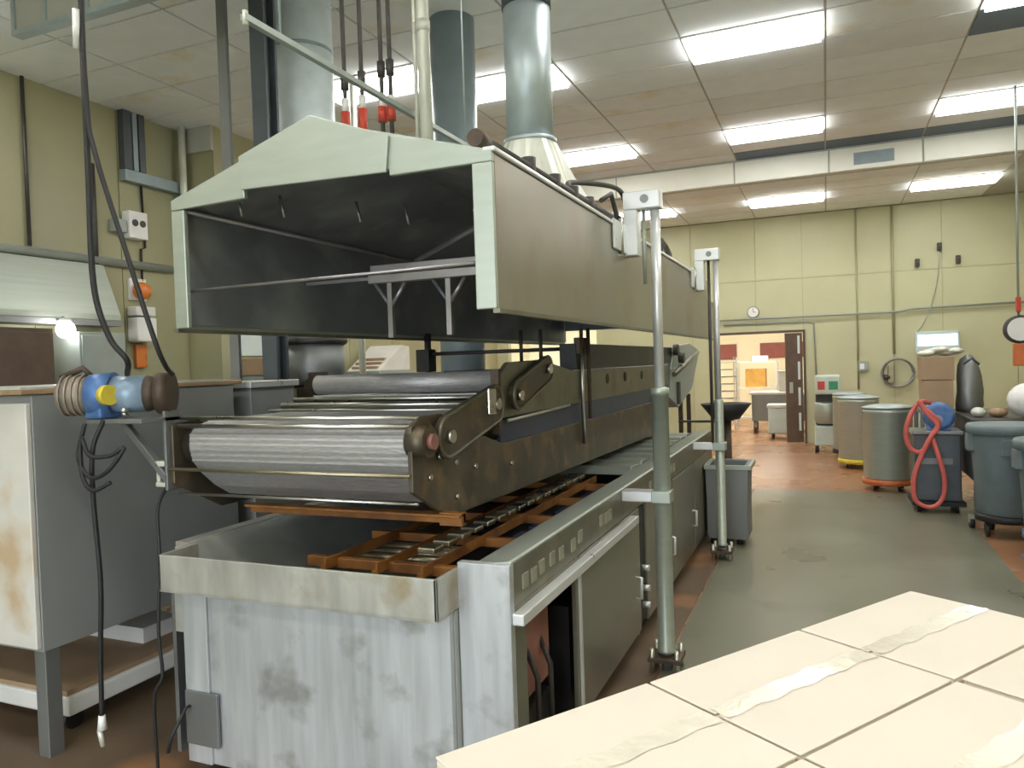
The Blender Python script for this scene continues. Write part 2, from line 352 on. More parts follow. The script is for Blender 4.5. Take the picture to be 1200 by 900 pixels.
# doorway frame and the dark open leaf
d1 = MB(); d1.box(-1.99, -1.95, 14.94, 15.2, 0, 2.12); d1.box(-.38, -.34, 14.94, 15.2, 0, 2.12); d1.box(-1.95, -.38, 14.94, 15.2, 2.08, 2.12)
d1 = struct(d1.build('door_1', 'brownpanel'))
T = Matrix.Translation((-.40, 14.92, 0)) @ Matrix.Rotation(R(14), 4, 'Z')
lf = MB().box(-.30, 0, -.03, .02, .03, 2.06, T).build('door_leaf', 'brownpanel', d1)
for z in (.25, .72, 1.2, 1.68): MB().box(-.085, -.045, -.036, -.028, z, z + .33, T).build('door_window', 'paleblue', d1)
MB().box(-.24, -.18, -.045, -.03, .95, 1.15, T).build('door_handle', 'steel', d1)

# ================================================================== FRYER (tank)
FX0, FX1, FY0, FY1 = -2.56, -1.02, 2.36, 7.35
fr = thing('fryer', 'long stainless steel fryer tank with open top and control strip', 'fryer', (-1.78, 4.8, 0))
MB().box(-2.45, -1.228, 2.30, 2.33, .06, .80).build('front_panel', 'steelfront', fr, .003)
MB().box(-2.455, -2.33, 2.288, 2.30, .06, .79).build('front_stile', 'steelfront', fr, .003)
MB().box(-2.45, -2.28, 2.276, 2.29, .14, .36).build('pull_plate', 'greysteel', fr, .003)
MB().tube([(-2.42, 2.27, .30), (-2.42, 2.25, .30), (-2.45, 2.20, .20), (-2.46, 2.19, .14)], .007).build('pull_lever', 'black', fr)
MB().box(-1.222, -1.02, 2.36, 2.40, .06, .955).build('corner_panel', 'steelfront', fr, .004)
lip = MB(); lip.box(-2.48, -1.22, 2.20, 2.212, .79, .935); lip.box(-2.48, -1.22, 2.20, 2.31, .785, .797)
lip.box(-1.232, -1.22, 2.20, 2.42, .79, .935); lip.box(-2.48, -2.468, 2.20, 2.40, .79, .935)
lip.build('front_lip', 'steellip', fr, .003)
lp = MB(); lp.box(-2.60, -2.53, 2.40, FY1, .895, .935); lp.box(-2.60, -2.59, 2.40, FY1, .85, .9); lp.build('left_rim', 'steellip', fr, .003)
MB().box(-2.56, -2.54, 2.33, FY1, .06, .9).build('left_panel', 'greysteel', fr)
# basin
b = MB(); b.prism([(-2.53, .93), (-2.515, .93), (-2.25, .62), (-2.27, .62)], 2.33, FY1, 'Y'); b.box(-2.30, -1.16, 2.42, FY1, .58, .62); b.box(-1.234, -1.224, 2.332, 2.42, .06, .785)
b.box(-1.17, -1.155, 2.41, FY1, .58, .93); b.box(-2.53, -1.16, FY1 - .02, FY1, .58, .93); b.box(-2.53, -1.23, 2.32, 2.335, .58, .80)
b.build('basin', 'basin', fr)
MB().box(-2.24, -1.18, 2.42, FY1 - .03, .62, .70).build('oil_surface', 'darkgreasy', fr)
rr = MB(); rr.prism([(-1.17, .945), (-1.17, .93), (-1.03, .93), (-1.02, .96), (-1.03, .965)], 2.38, FY1, 'Y'); rr.build('right_rim', 'steel', fr, .002)
MB().box(-1.035, -1.02, 2.40, FY1, .80, .955).build('control_strip', 'olive', fr, .003)
pm = MB().box(0, .006, -.028, .028, -.026, .026).mesh('control_pad', 'pad')
for y in (2.50, 2.585, 2.67, 2.79, 2.90, 3.06, 3.16, 3.5, 3.58, 3.66, 4.6, 4.75, 5.2, 5.3, 5.4):
    o = bpy.data.objects.new('control_pad', pm); COL.objects.link(o); o.location = (-1.021, y, .872 + random.uniform(-.01, .01)); attach(o, fr)
lg = MB(); lg.box(-1.02, -.975, 2.37, 4.1, .745, .785); lg.build('ledge', 'steelbright', fr, .004)
# right side below: stiles, opening with burner box, doors
sd = MB(); sd.box(-1.04, -1.02, 2.40, 2.50, .06, .80); sd.box(-1.04, -1.02, 3.08, 3.13, .06, .80); sd.box(-1.04, -1.02, 2.50, 3.08, .76, .80); sd.build('side_frame', 'olive', fr, .003)
MB().box(-1.045, -1.012, 3.115, 3.145, .06, .78).build('bright_stile', 'steelbright', fr, .004)
MB().box(-1.5, -1.13, 2.56, 3.03, .30, .74).build('burner_box', 'pinkbox', fr, .01)
MB().box(-1.48, -1.14, 2.50, 3.06, .06, .24).build('burner_base', 'darkgreasy', fr, .01)
for y in (2.62, 2.75, 2.9): MB().tube([(-1.08, y, .08), (-1.08, y, .4), (-1.14, y + .03, .5)], .012).build('gas_tube', 'darkpipe', fr)
MB().box(-2.5, -1.52, 2.36, 3.1, .08, .56).build('inner_casing', 'darkgreasy', fr)
for a, c in ((3.15, 4.28), (4.46, 5.30), (5.33, 6.25), (6.28, 7.33)):
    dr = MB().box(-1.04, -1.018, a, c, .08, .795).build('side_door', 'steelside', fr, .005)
    h = MB().tube([(-1.02, c - .12, .30), (-.985, c - .12, .30), (-.985, c - .12, .42), (-1.02, c - .12, .42)], .009); h.build('door_handle', 'steelbright', dr)
MB().box(-1.06, -1.03, 4.28, 4.46, .10, .78).build('dark_gap_panel', 'black', fr)
for z in (.42, .30, .20): MB().cyl((-1.03, 4.37, z), (-.985, 4.37, z), .018, 10).build('gas_cock', 'steelbright', fr)
MB().box(-2.5, -1.08, 3.15, 7.3, .06, .56).build('lower_casing', 'darkgreasy', fr)
for x in (-2.48, -1.09):
    for y in (2.42, 4.4, 6.0, 7.2): MB().cyl((x, y, 0), (x, y, .07), .03, 10).build('foot', 'steel', fr)
# frames over the burners
for x in (-1.86, -1.62, -1.42, -1.24):
    MB().prism([(x - .014, .86), (x + .014, .86), (x + .014, .90), (x + .004, .90), (x + .004, .87), (x - .014, .87)], 2.44, 4.75, 'Y').build('rail', 'orange', fr)
for y in (2.52, 3.0, 3.5, 4.0, 4.5): MB().box(-2.0, -1.2, y, y + .035, .845, .885).build('crossbar', 'orange', fr, .003)
for y in (2.6, 2.68, 2.77, 2.86, 2.95): MB().cyl((-2.0, y, .83), (-1.5, y, .83), .022, 10).build('heater_tube', 'brassy', fr)
random.seed(3)
for y in [2.62 + .13 * k for k in range(16)]:
    MB().box(-1.535, -1.455, y, y + .085, .90, .925).build('clip_block', 'brassy' if random.random() < .6 else 'rod', fr, .006)
for k, y in enumerate([3.1 + .4 * q for q in range(4)]):
    MB().box(-1.40, -1.26, y, y + .3, .80, .83).build('burner_plate', 'bluish', fr, .004)
MB().box(-1.86, -1.64, 3.05, 4.7, .80, .83).build('burner_plate', 'darkgreasy', fr)
for k in range(8):
    y = 4.78 + k * .31
    MB().prism([(y, .905), (y + .05, .955), (y + .26, .945), (y + .30, .90)], -2.2, -1.19, 'X').build('lid', 'steel', fr, .004)
# far drain hopper at the tank's end
hp = thing('drain_hopper', 'small grey steel hopper box standing past the second lift post', 'hopper', (-.86, 6.95, 0))
h = MB(); h.prism([(-.64, .70), (-.66, .06), (-.98, .06), (-1.0, .70)], 6.75, 6.765, 'Y'); h.prism([(-.64, .70), (-.66, .06), (-.98, .06), (-1.0, .70)], 7.15, 7.165, 'Y')
h.box(-.67, -.65, 6.765, 7.15, .06, .70); h.box(-.995, -.975, 6.765, 7.15, .06, .70); h.box(-1.0, -.68, 6.765, 7.15, .06, .08); h.build('body', 'greysteel', hp)
h = MB(); h.box(-1.01, -.61, 6.73, 6.75, .67, .71); h.box(-1.01, -.61, 7.165, 7.185, .67, .71); h.box(-.64, -.61, 6.75, 7.165, .67, .71); h.box(-1.01, -.99, 6.75, 7.165, .67, .71); h.build('rim', 'steel', hp, .003)
for x in (-.95, -.73):
    for y in (6.82, 7.08): MB().cyl((x, y, 0), (x, y, .065), .025, 10).build('caster', 'black', hp)

# ================================================================== HOOD
HX0, HX1, HY0, HY1, HZ0, HZE, HZP = -2.33, -.965, 2.20, 6.9, 1.83, 2.325, 2.535
hd = thing('exhaust_hood', 'long gabled stainless steel exhaust hood raised over the fryer', 'hood', (-1.65, 4.8, 1.83))
MB().box(HX0, HX0 + .065, HY0, HY0 + .02, HZ0, 2.2845).build('front_flange', 'steel', hd, .004)
MB().box(HX1 - .072, HX1, HY0, HY0 + .02, HZ0, 2.2975).build('front_flange', 'steel', hd, .004)
MB().prism([(HX0, 2.285), (-1.966, 2.294), (-1.966, 2.335), (-1.345, 2.32), (-1.345, 2.298), (HX1, 2.298), (HX1, HZE + .01), (-1.345, 2.437), (-1.652, HZP), (HX0, HZE)], HY0, HY0 + .02, 'Y').build('gable_panel', 'steel', hd, .004)
MB().prism([(-1.975, 2.375), (-1.968, 2.322), (-1.35, 2.308), (-1.335, 2.43), (-1.652, HZP + .012), (-1.975, 2.445)], HY0 - .014, HY0 - .002, 'Y').build('gable_overlay', 'steel', hd, .003)
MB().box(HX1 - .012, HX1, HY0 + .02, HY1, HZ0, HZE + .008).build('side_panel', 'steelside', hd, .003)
MB().box(HX0, HX0 + .012, HY0 + .02, HY1, HZ0, HZE).build('side_panel', 'steel', hd)
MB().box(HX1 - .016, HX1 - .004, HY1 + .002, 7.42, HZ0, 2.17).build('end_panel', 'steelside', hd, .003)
MB().prism([(HX0, HZE), (-1.652, HZP - .01), (-1.652, HZP), (HX0, HZE + .012)], HY0 + .02, HY1, 'Y').build('roof_panel', 'steel', hd)
MB().prism([(HX1, HZE), (HX1, HZE + .012), (-1.652, HZP), (-1.652, HZP - .01)], HY0 + .02, HY1, 'Y').build('roof_panel', 'steel', hd)
# sooty inner lining
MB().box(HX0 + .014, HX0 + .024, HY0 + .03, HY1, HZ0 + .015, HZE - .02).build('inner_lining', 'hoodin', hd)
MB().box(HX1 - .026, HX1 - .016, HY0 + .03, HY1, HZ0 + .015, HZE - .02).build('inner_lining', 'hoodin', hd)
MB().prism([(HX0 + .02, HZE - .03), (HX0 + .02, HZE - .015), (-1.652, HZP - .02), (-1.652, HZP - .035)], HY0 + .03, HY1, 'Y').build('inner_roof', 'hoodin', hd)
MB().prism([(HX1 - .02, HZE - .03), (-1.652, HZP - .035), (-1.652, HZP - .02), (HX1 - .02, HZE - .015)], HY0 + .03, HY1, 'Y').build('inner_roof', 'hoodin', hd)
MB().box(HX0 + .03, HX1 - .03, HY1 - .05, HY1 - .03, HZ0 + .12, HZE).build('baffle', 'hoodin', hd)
for x in (HX0, HX1): MB().box(x - .012, x + .012, HY0, HY1 + .5 if x == HX1 else HY1, HZ0 - .014, HZ0).build('drip_edge', 'olive', hd)
MB().tube([(HX0 + .045, HY0 + .03, 2.285), (HX0 + .045, HY1 - .1, 2.285)], .010).build('eaves_bar', 'hoodbar', hd)
MB().tube([(HX0 + .03, HY0 + .03, 1.975), (HX1 - .03, HY0 + .03, 1.985)], .006).build('tie_rod', 'hoodbar', hd)  # thin rod drawn across the front opening
cb = MB(); cb.box(-1.93, -1.0, 2.96, 3.0, 2.085, 2.125); cb.box(-1.93, -1.0, 2.94, 2.98, 2.04, 2.078); cb.build('crossbeam', 'hoodbar', hd, .003)
MB().box(HX0 + .03, -1.9, 2.97, 2.985, 2.06, 2.075).build('crossbeam_link', 'hoodbar', hd)
for x in (-1.83, -1.53):
    MB().box(x - .012, x + .012, 2.96, 2.984, 1.79, 2.05).build('hanger_post', 'hoodbar', hd)
    MB().tube([(x, 2.97, 1.93), (x + .08, 2.97, 2.04)], .010).build('hanger_brace', 'hoodbar', hd)
    MB().tube([(x, 2.97, 1.93), (x - .08, 2.97, 2.04)], .008).build('hanger_brace', 'hoodin', hd)
MB().tube([(-1.70, 2.98, 2.13), (-1.02, 2.6, 2.25)], .011).build('diagonal_brace', 'hoodbar', hd)
for x, y in ((-2.18, 2.4), (-2.05, 2.5), (-1.85, 2.75), (-1.7, 2.9)): MB().tube([(x, y, 2.37), (x + .02, y, 2.28)], .006).build('hook', 'hoodbar', hd)
MB().box(-1.0, -.955, HY0 - .001, 6.9, HZE + .004, HZE + .022).build('eaves_cap', 'steelbright', hd, .006)
# duct collar on the hood's roof
du = thing('round_duct', 'bright round exhaust duct with dark top rising from hood', 'duct', (-1.40, 3.70, 2.42))
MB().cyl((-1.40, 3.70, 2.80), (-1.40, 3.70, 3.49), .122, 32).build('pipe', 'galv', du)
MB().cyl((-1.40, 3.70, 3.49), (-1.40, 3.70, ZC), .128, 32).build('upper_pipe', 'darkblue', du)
tr = MB()
n = 32; base = []; top = []
for i in range(n):
    a = 2 * math.pi * i / n; cx, cy = math.cos(a), math.sin(a); s_ = .9 / max(abs(cx), abs(cy))
    bx, by = -1.40 + cx * s_ * .27, 3.95 + cy * s_ * .52
    base.append((bx, by, 2.44 if bx < -1.3 else 2.40)); top.append((-1.40 + .135 * cx, 3.70 + .135 * cy, 2.80))
tr.add(base + top, [(i, (i + 1) % n, n + (i + 1) % n, n + i) for i in range(n)] + [tuple(range(n - 1, -1, -1)), tuple(range(n, 2 * n))])
tr.build('transition', 'creampipe', du)
MB().lathe((-1.40, 3.70, 2.80), [(.14, -.012), (.14, .012)], 32).build('collar', 'galv', du)
# gas pipe lying along the roof
gp = thing('gas_pipe_run', 'dark iron gas pipe run with valves along the hood edge', 'pipe', (-1.05, 2.9, 2.36))
MB().tube([(-1.05, 2.28, 2.405), (-1.05, 4.3, 2.43)], .019, 12).build('pipe', 'darkpipe', gp)
for y in (2.75, 3.05, 3.3, 3.55): MB().cyl((-1.05, y, 2.345), (-1.05, y, 2.45), .028, 10).build('fitting', 'darkpipe', gp)
MB().cyl((-1.05, 2.26, 2.40), (-1.05, 2.34, 2.40), .03, 12).build('end_cap', 'brown', gp)
MB().tube(spline([(-1.05, 3.3, 2.43), (-1.12, 3.5, 2.52), (-1.0, 3.9, 2.56), (-.97, 4.0, 2.47)], 6), .013).build('branch_pipe', 'darkpipe', gp)
MB().tube([(-1.0, 3.6, 2.44), (-.99, 3.75, 2.50), (-1.0, 3.9, 2.41), (-1.0, 4.15, 2.42)], .013).build('branch_pipe', 'darkpipe', gp)
g2 = thing('valve_cluster', 'small dark valve cluster on the hood near its far end', 'valve', (-1.03, 5.2, 2.34))
MB().tube([(-1.03, 4.9, 2.36), (-1.03, 5.5, 2.36)], .018).build('pipe', 'darkpipe', g2)
MB().tube([(-1.03, 5.15, 2.36), (-1.03, 5.2, 2.47), (-1.03, 5.35, 2.45), (-1.03, 5.5, 2.40)], .02).build('lever', 'darkpipe', g2)

# ================================================================== CONVEYOR
cv = thing('fryer_conveyor', 'greasy wire-belt conveyor hanging between hood and fryer tank', 'conveyor', (-1.97, 4.6, 1.0))
XP = -1.40
low = [(2.38, 1.19), (2.65, 1.045), (7.2, .985), (7.2, 1.28), (3.22, 1.28), (3.0, 1.34), (2.62, 1.465), (2.45, 1.465), (2.38, 1.43)]
MB().prism(low, XP - .02, XP, 'X').build('side_plate', 'greasy', cv, .004)
MB().prism([(2.38, 1.19), (2.65, 1.045), (7.2, .985), (7.2, 1.28), (3.22, 1.30), (3.0, 1.40), (2.55, 1.46), (2.38, 1.44)], -2.585, -2.565, 'X').build('side_plate', 'greasy', cv, .004)
MB().prism([(3.16, 1.40), (7.25, 1.40), (7.25, 1.60), (4.3, 1.60), (3.75, 1.67), (3.30, 1.66), (3.18, 1.60)], XP - .02, XP + .004, 'X').build('upper_side_plate', 'olive', cv, .004)
MB().box(-2.585, -2.565, 3.2, 7.2, 1.38, 1.56).build('upper_side_plate', 'greasy', cv)
MB().prism([(3.22, 1.28), (7.2, 1.28), (7.2, 1.40), (3.22, 1.40)], XP - .03, XP - .015, 'X').build('blue_band', 'bluish', cv)
MB().tube([(XP + .008, 3.25, 1.385), (XP + .008, 4.2, 1.40)], .009).build('trim_rod', 'rod', cv)
# chain guards on the side plate
def capsule(y0, z0, y1, z1, r, n=10):
    a0 = math.atan2(z1 - z0, y1 - y0); pts = []
    for i in range(n + 1): a = a0 + math.pi / 2 + math.pi * i / n; pts.append((y0 + r * math.cos(a), z0 + r * math.sin(a)))
    for i in range(n + 1): a = a0 - math.pi / 2 + math.pi * i / n; pts.append((y1 + r * math.cos(a), z1 + r * math.sin(a)))
    return pts
for (y0, z0, y1, z1, r) in ((2.62, 1.375, 3.08, 1.475, .085), (3.36, 1.50, 3.78, 1.62, .07)):
    g = MB().prism(capsule(y0, z0, y1, z1, r), XP + .004, XP + .03, 'X').build('chain_guard', 'greasy', cv, .004)
    MB().tube([(XP + .03, a, c) for a, c in capsule(y0, z0, y1, z1, r * .96)], .008, 8, True).build('guard_rim', 'olive', g)
    for a, c in ((y0, z0), (y1, z1)): MB().cyl((XP + .03, a, c), (XP + .05, a, c), .026, 14).build('sprocket_hub', 'rod', g)
MB().box(XP + .03, XP + .045, 2.98, 3.06, 1.43, 1.55).build('bearing_block', 'rod', cv, .008)
MB().box(XP - .02, XP + .02, 3.14, 3.17, 1.33, 1.63).build('end_bracket', 'brown', cv, .003)
MB().cyl((XP - .03, 2.43, 1.375), (XP + .05, 2.43, 1.375), .06, 20).build('bearing', 'greasy', cv)
MB().cyl((XP + .05, 2.43, 1.375), (XP + .07, 2.43, 1.375), .03, 14).build('shaft_end', 'pinkbox', cv)
for y, z in ((2.5, 1.23), (2.58, 1.30), (2.72, 1.26), (2.9, 1.22), (2.72, 1.12), (3.3, 1.18)): MB().cyl((XP, y, z), (XP + .012, y, z), .012, 8).build('bolt', 'rod', cv)
for y in (4.62, 5.05, 5.55, 6.1): MB().cyl((XP + .003, y, 1.53), (XP + .008, y, 1.53), .035, 14).build('port_hole', 'black', cv)
# front belt, drums, rods
prof = [(3.15, 1.45), (2.52, 1.445), (2.45, 1.43), (2.41, 1.395), (2.405, 1.34), (2.42, 1.28), (2.47, 1.22), (2.54, 1.16), (2.63, 1.105), (2.9, 1.09)]
fine = []
for a, c in zip(prof, prof[1:]):
    k = max(2, int(math.dist(a, c) / .011))
    for i in range(k):
        t = i / k; fine.append((a[0] + (c[0] - a[0]) * t, a[1] + (c[1] - a[1]) * t))
fine = [(y - (.0025 if i % 2 else 0), z + (.0025 if i % 2 else 0)) for i, (y, z) in enumerate(fine)]
MB().sheet(fine[::-1], -2.50, XP - .03, .006).build('wire_belt', 'mesh', cv)
MB().cyl((-2.56, 2.50, 1.34), (XP - .02, 2.50, 1.34), .08, 24).build('drum', 'greasy', cv)
for y, z, r, m in ((2.405, 1.432, .010, 'rod'), (2.44, 1.462, .009, 'rod'), (2.37, 1.252, .008, 'brassy'), (2.42, 1.14, .006, 'rod'), (3.1, 1.475, .016, 'rod'), (3.2, 1.50, .014, 'rod'), (3.0, 1.455, .010, 'rod')):
    MB().cyl((-2.58, y, z), (XP - .005, y, z), r, 12).build('cross_rod', m, cv)
MB().prism([(2.56, 1.075), (2.62, 1.075), (2.62, 1.035), (2.60, 1.035), (2.60, 1.065), (2.56, 1.065)], -2.36, XP + .09, 'X').build('drip_bar', 'orange', cv, .002)
MB().box(XP - .005, XP + .09, 2.58, 2.62, 1.03, 1.08).build('drip_bar_end', 'orange', cv)
MB().cyl((-2.44, 3.22, 1.575), (XP - .02, 3.22, 1.575), .05, 20).build('drum', 'mesh', cv)
MB().sheet([(3.2, 1.52), (4.0, 1.52), (7.2, 1.56)], -2.46, XP - .03, .01).build('upper_belt', 'mesh', cv)
MB().sheet([(2.9, 1.08), (7.0, 1.02)], -2.5, XP - .03, .01).build('return_belt', 'darkgreasy', cv)
MB().box(XP - .10, XP + .006, 4.35, 7.45, 1.605, 1.765).build('top_trough', 'darkgreasy', cv, .004)
MB().box(XP - .9, XP - .10, 4.35, 7.45, 1.60, 1.62).build('trough_floor', 'darkgreasy', cv)
MB().prism([(7.2, 1.28), (7.65, 1.16), (8.5, 1.32), (9.1, 1.74), (8.4, 1.82), (7.5, 1.78), (7.3, 1.55)], XP - .02, XP + .02, 'X').build('discharge_chute', 'teal', cv, .006)
MB().prism([(7.2, 1.28), (7.65, 1.16), (8.5, 1.32), (9.1, 1.74), (9.0, 1.76), (8.45, 1.36), (7.65, 1.20), (7.25, 1.32)], -2.5, XP - .02, 'X').build('chute_tray', 'greysteel', cv)
MB().prism([(7.2, 1.28), (7.65, 1.16), (8.5, 1.32), (9.1, 1.74), (8.4, 1.82), (7.5, 1.78), (7.3, 1.55)], -2.52, -2.5, 'X').build('chute_side', 'teal', cv, .006)
MB().tube([(XP + .04, 7.35, 1.50), (XP + .04, 8.8, 1.72)], .025).build('chute_arm', 'olive', cv)
for y, z in ((7.45, 1.74), (7.75, 1.66)): MB().cyl((XP + .02, y, z), (XP + .07, y, z), .055, 16).build('chute_wheel', 'darkpipe', cv)
MB().box(XP + .02, XP + .05, 7.55, 7.62, 1.2, 1.42).build('chute_stop', 'darkpipe', cv)
for y in (7.9, 8.4): MB().box(XP - .03, XP + .01, y, y + .05, 0, 1.26).build('chute_leg', 'brown', cv)
cpn = MB().lathe((-.93, 7.75, 1.02), [(.07, 0), (.12, .03), (.24, .17), (.25, .17), (.13, .015)], 24).build('catch_pan', 'black', cv)
MB().cyl((-.93, 7.75, 0), (-.93, 7.75, 1.02), .05, 12).build('pan_stand', 'brown', cv); MB().box(XP, -.93, 7.72, 7.78, 1.0, 1.02).build('pan_arm', 'darkpipe', cv)
# hangers to the hood
for (x, y, z0) in ((XP + .02, 4.42, 1.15), (XP + .04, 4.50, 1.30)):
    MB().cyl((x, y, z0), (x, y, 1.86), .012, 8).build('hanger_rod', 'brown' if z0 > 1.2 else 'rod', cv)
MB().box(XP - .01, XP + .03, 4.36, 4.54, 1.70, 1.80).build('hanger_clamp', 'brown', cv, .004)
MB().cyl((-2.3, 4.15, 1.60), (-2.3, 4.15, 1.86), .022, 10).build('hanger_rod', 'black', cv)
MB().box(-2.36, -2.27, 4.1, 4.2, 1.62, 1.76).build('hanger_block', 'black', cv, .004)
MB().cyl((-2.3, 4.15, 1.73), (XP, 4.42, 1.735), .012, 8).build('tie_bar', 'darkpipe', cv)
for x in (-1.75, -1.62): MB().cyl((x, 4.35, 1.62), (x, 4.35, 1.86), .012, 8).build('hanger_rod', 'darkpipe', cv)
# left end: motor bracket + geared motor
MB().box(-2.60, -2.585, 2.36, 2.44, 1.16, 1.50).build('motor_mount', 'greysteel', cv, .003)
MB().box(-2.90, -2.585, 2.24, 2.46, 1.455, 1.475).build('motor_shelf', 'greysteel', cv, .003)
MB().prism([(-2.60, 1.19), (-2.585, 1.22), (-2.83, 1.46), (-2.87, 1.46)], 2.36, 2.39, 'Y').build('shelf_brace', 'greysteel', cv, .003)
A = Vector((-2.60, 2.42, 1.575)); Bv = Vector((-3.00, 2.20, 1.578)); ax = (Bv - A).normalized()
def on(t): return A + ax * t
L_ = (Bv - A).length
mt = MB().cyl(on(.10), on(.235), .078, 24).build('gear_motor', 'lightblue', cv)
MB().cyl(on(.0), on(.055), .088, 24).build('drive_flange', 'brown', mt)
MB().cyl(on(.055), on(.10), .065, 20, .078).build('flange_neck', 'brown', mt)
MB().cyl(on(.235), on(.33), .095, 28, .088).build('gearbox', 'blue', mt)
MB().box(-.05, .05, -.06, .06, -.10, .0, Matrix.Translation(on(.28))).build('gearbox_foot', 'blue', mt, .012)
dv = Vector((ax.y, -ax.x, 0)); dv = dv if dv.y < 0 else -dv
e_ = (dv * .55 - ax * .85).normalized(); MB().cyl(on(.245) + dv * .075 + e_ * .0, on(.245) + dv * .075 + e_ * .035, .042, 20).build('vent_disc', 'yellow', mt)
MB().cyl(on(.33), on(.43), .078, 28, .082).build('motor_body', 'tan', mt)
for t in (.35, .375, .40, .425): MB().cyl(on(t), on(t + .008), .088, 28).build('cooling_fin', 'tan', mt)
MB().cyl(on(.43), on(L_), .074, 24, .058).build('fan_cover', 'tan', mt)
MB().tube([on(.33) + Vector((0, 0, .08)), on(.36) + Vector((0, 0, .115)), on(.45) + Vector((0, 0, .075))], .014).build('lifting_eye', 'brown', mt)
for p in ((-2.72, 2.28, 1.485), (-2.70, 2.26, 1.50)): MB().cyl(p, (p[0], p[1], p[2] + .02), .014, 10).build('bolt', 'rod', cv)

# ================================================================== LIFT POSTS
def lift_post(y, label, twin):
    X = -.81
    t = thing('lift_post', label, 'post', (X, y, 0), None)
    MB().lathe((X, y, 0), [(.05, .10), (.044, .11), (.044, 1.46), (.05, 1.46), (.05, 1.50), (.03, 1.505)] if not twin else [(.05, .12), (.036, .13), (.036, 1.30), (.03, 1.31)], 24).build('outer_tube', 'steel', t)
    MB().cyl((X, y, 1.31 if twin else 1.5), (X, y, 2.44), .026 if not twin else .022, 20).build('inner_rod', 'steelbright', t)
    if twin: MB().cyl((X - .055, y, .9), (X - .055, y, 2.44), .012, 10).build('guide_rod', 'darkpipe', t)
    else: MB().cyl((X - .06, y, 2.05), (X - .06, y, 2.44), .010, 10).build('guide_rod', 'steel', t)
    b = MB(); b.box(X - .16, X + .035, y - .045, y + .045, 2.44, 2.535); b.box(X - .16, X - .085, y - .045, y + .045, 2.20, 2.44); b.box(X - .154, X - .142, y - .3, y + .045, 2.21, 2.36)
    b.build('bracket', 'steelbright', t, .006)
    MB().cyl((X - .045, y - .052, 2.49), (X - .045, y - .044, 2.49), .022, 14).build('pivot_bolt', 'greysteel', t)
    MB().cyl((X - .145, y - .15, 2.20), (X - .145, y - .15, 2.38), .012, 10).build('stud', 'rod', t)
    MB().box(X - .21, X - .02, y - .05, y + .05, .90, .955).build('clamp_arm', 'steelbright', t, .006)
    MB().box(X - .05, X + .05, y - .055, y + .055, .895, .96).build('clamp', 'steel', t, .006)
    f = MB(); f.box(X - .085, X + .085, y - .085, y + .085, .06, .085); f.build('foot_plate', 'brown', t, .004)
    for dx in (-.065, .065):
        for dy in (-.065, .065): MB().cyl((X + dx, y + dy, 0), (X + dx, y + dy, .13), .012, 8).build('levelling_bolt', 'rod', t)
    MB().cyl((X, y, 0), (X, y, .10), .03, 12).build('screw_foot', 'greysteel', t)
lift_post(3.95, 'steel lift post with thick lower sleeve holding the hood', False)
lift_post(6.29, 'slimmer steel lift post with thin guide rod by drain hopper', True)

# ================================================================== COLUMNS, DUCTS AND PIPES BEHIND THE HOOD
c = MB(); c.box(-3.735, -3.71, 3.98, 4.06, 0, ZC); c.box(-3.71, -3.66, 3.98, 3.995, 0, ZC); o = c.build('angle_column', 'creampipe')
o.data.materials.clear(); o.data.materials.append(M['greysteel'])
tag(o, 'thin grey angle-iron column running up behind the motor', 'column')
c = MB(); c.box(-3.46, -3.34, 3.98, 4.00, 0, ZC); c.box(-3.46, -3.34, 4.08, 4.10, 0, ZC); c.box(-3.41, -3.39, 4.0, 4.08, 0, ZC)
tag(c.build('steel_column', 'darkblue'), 'dark slate steel column beside the wide bluish duct', 'column')
dd = thing('wide_duct', 'wide bluish galvanised duct with collar passing behind the hood', 'duct', (-3.46, 4.52, 1.35))
MB().cyl((-3.46, 4.52, 1.88), (-3.46, 4.52, ZC), .22, 40).build('pipe', 'galvpale', dd)
for z in (3.15, 3.95): MB().lathe((-3.46, 4.52, z), [(.222, -.012), (.226, 0), (.222, .012)], 40).build('seam_ring', 'galvblue', dd)
MB().lathe((-3.46, 4.52, 1.86), [(.235, -.02), (.25, -.01), (.25, .02)], 40).build('collar', 'darkpipe', dd)
MB().lathe((-3.46, 4.52, 1.60), [(.20, -.05), (.225, .0), (.225, .24)], 40).build('fan_drum', 'greysteel', dd)
MB().box(-3.6, -3.28, 4.4, 4.66, 1.36, 1.56).build('fan_base', 'darkgreasy', dd, .01)
MB().box(-3.40, -3.26, 4.32, 4.42, 1.38, 1.64).build('damper_box', 'brown', dd, .006)
MB().box(-3.55, -3.35, 4.42, 4.62, 0, 1.36).build('stand', 'greysteel', dd)
d3 = thing('narrow_duct', 'slate blue round duct beyond the white pipes behind the hood', 'duct', (-2.86, 5.77, 0))
MB().cyl((-2.86, 5.77, 0), (-2.86, 5.77, ZC), .19, 32).build('pipe', 'galvblue', d3)
MB().lathe((-2.86, 5.77, 3.45), [(.192, -.05), (.24, -.04), (.24, .04), (.192, .05)], 32).build('collar', 'galvblue', d3)
for x, r, l in ((-1.93, .034, 'thick cream vertical pipe between the two round ducts'), (-1.983, .011, 'thin cream conduit beside the thick cream pipe')):
    p = thing('vertical_pipe', l, 'pipe', (x, 3.55, 2.46))
    MB().cyl((x, 3.55, 2.46), (x, 3.55, ZC), r, 16).build('pipe', 'creampipe', p)
    MB().cyl((x, 3.55, 3.42), (x, 3.55, 3.48), r * 1.12, 16).build('coupling', 'creampipe', p)
p = MB().cyl((-4.3, 6.4, 0), (-4.3, 6.4, ZC), .035, 14).build('vertical_pipe', 'creampipe'); tag(p, 'cream pipe standing on the floor behind the wide duct', 'pipe')
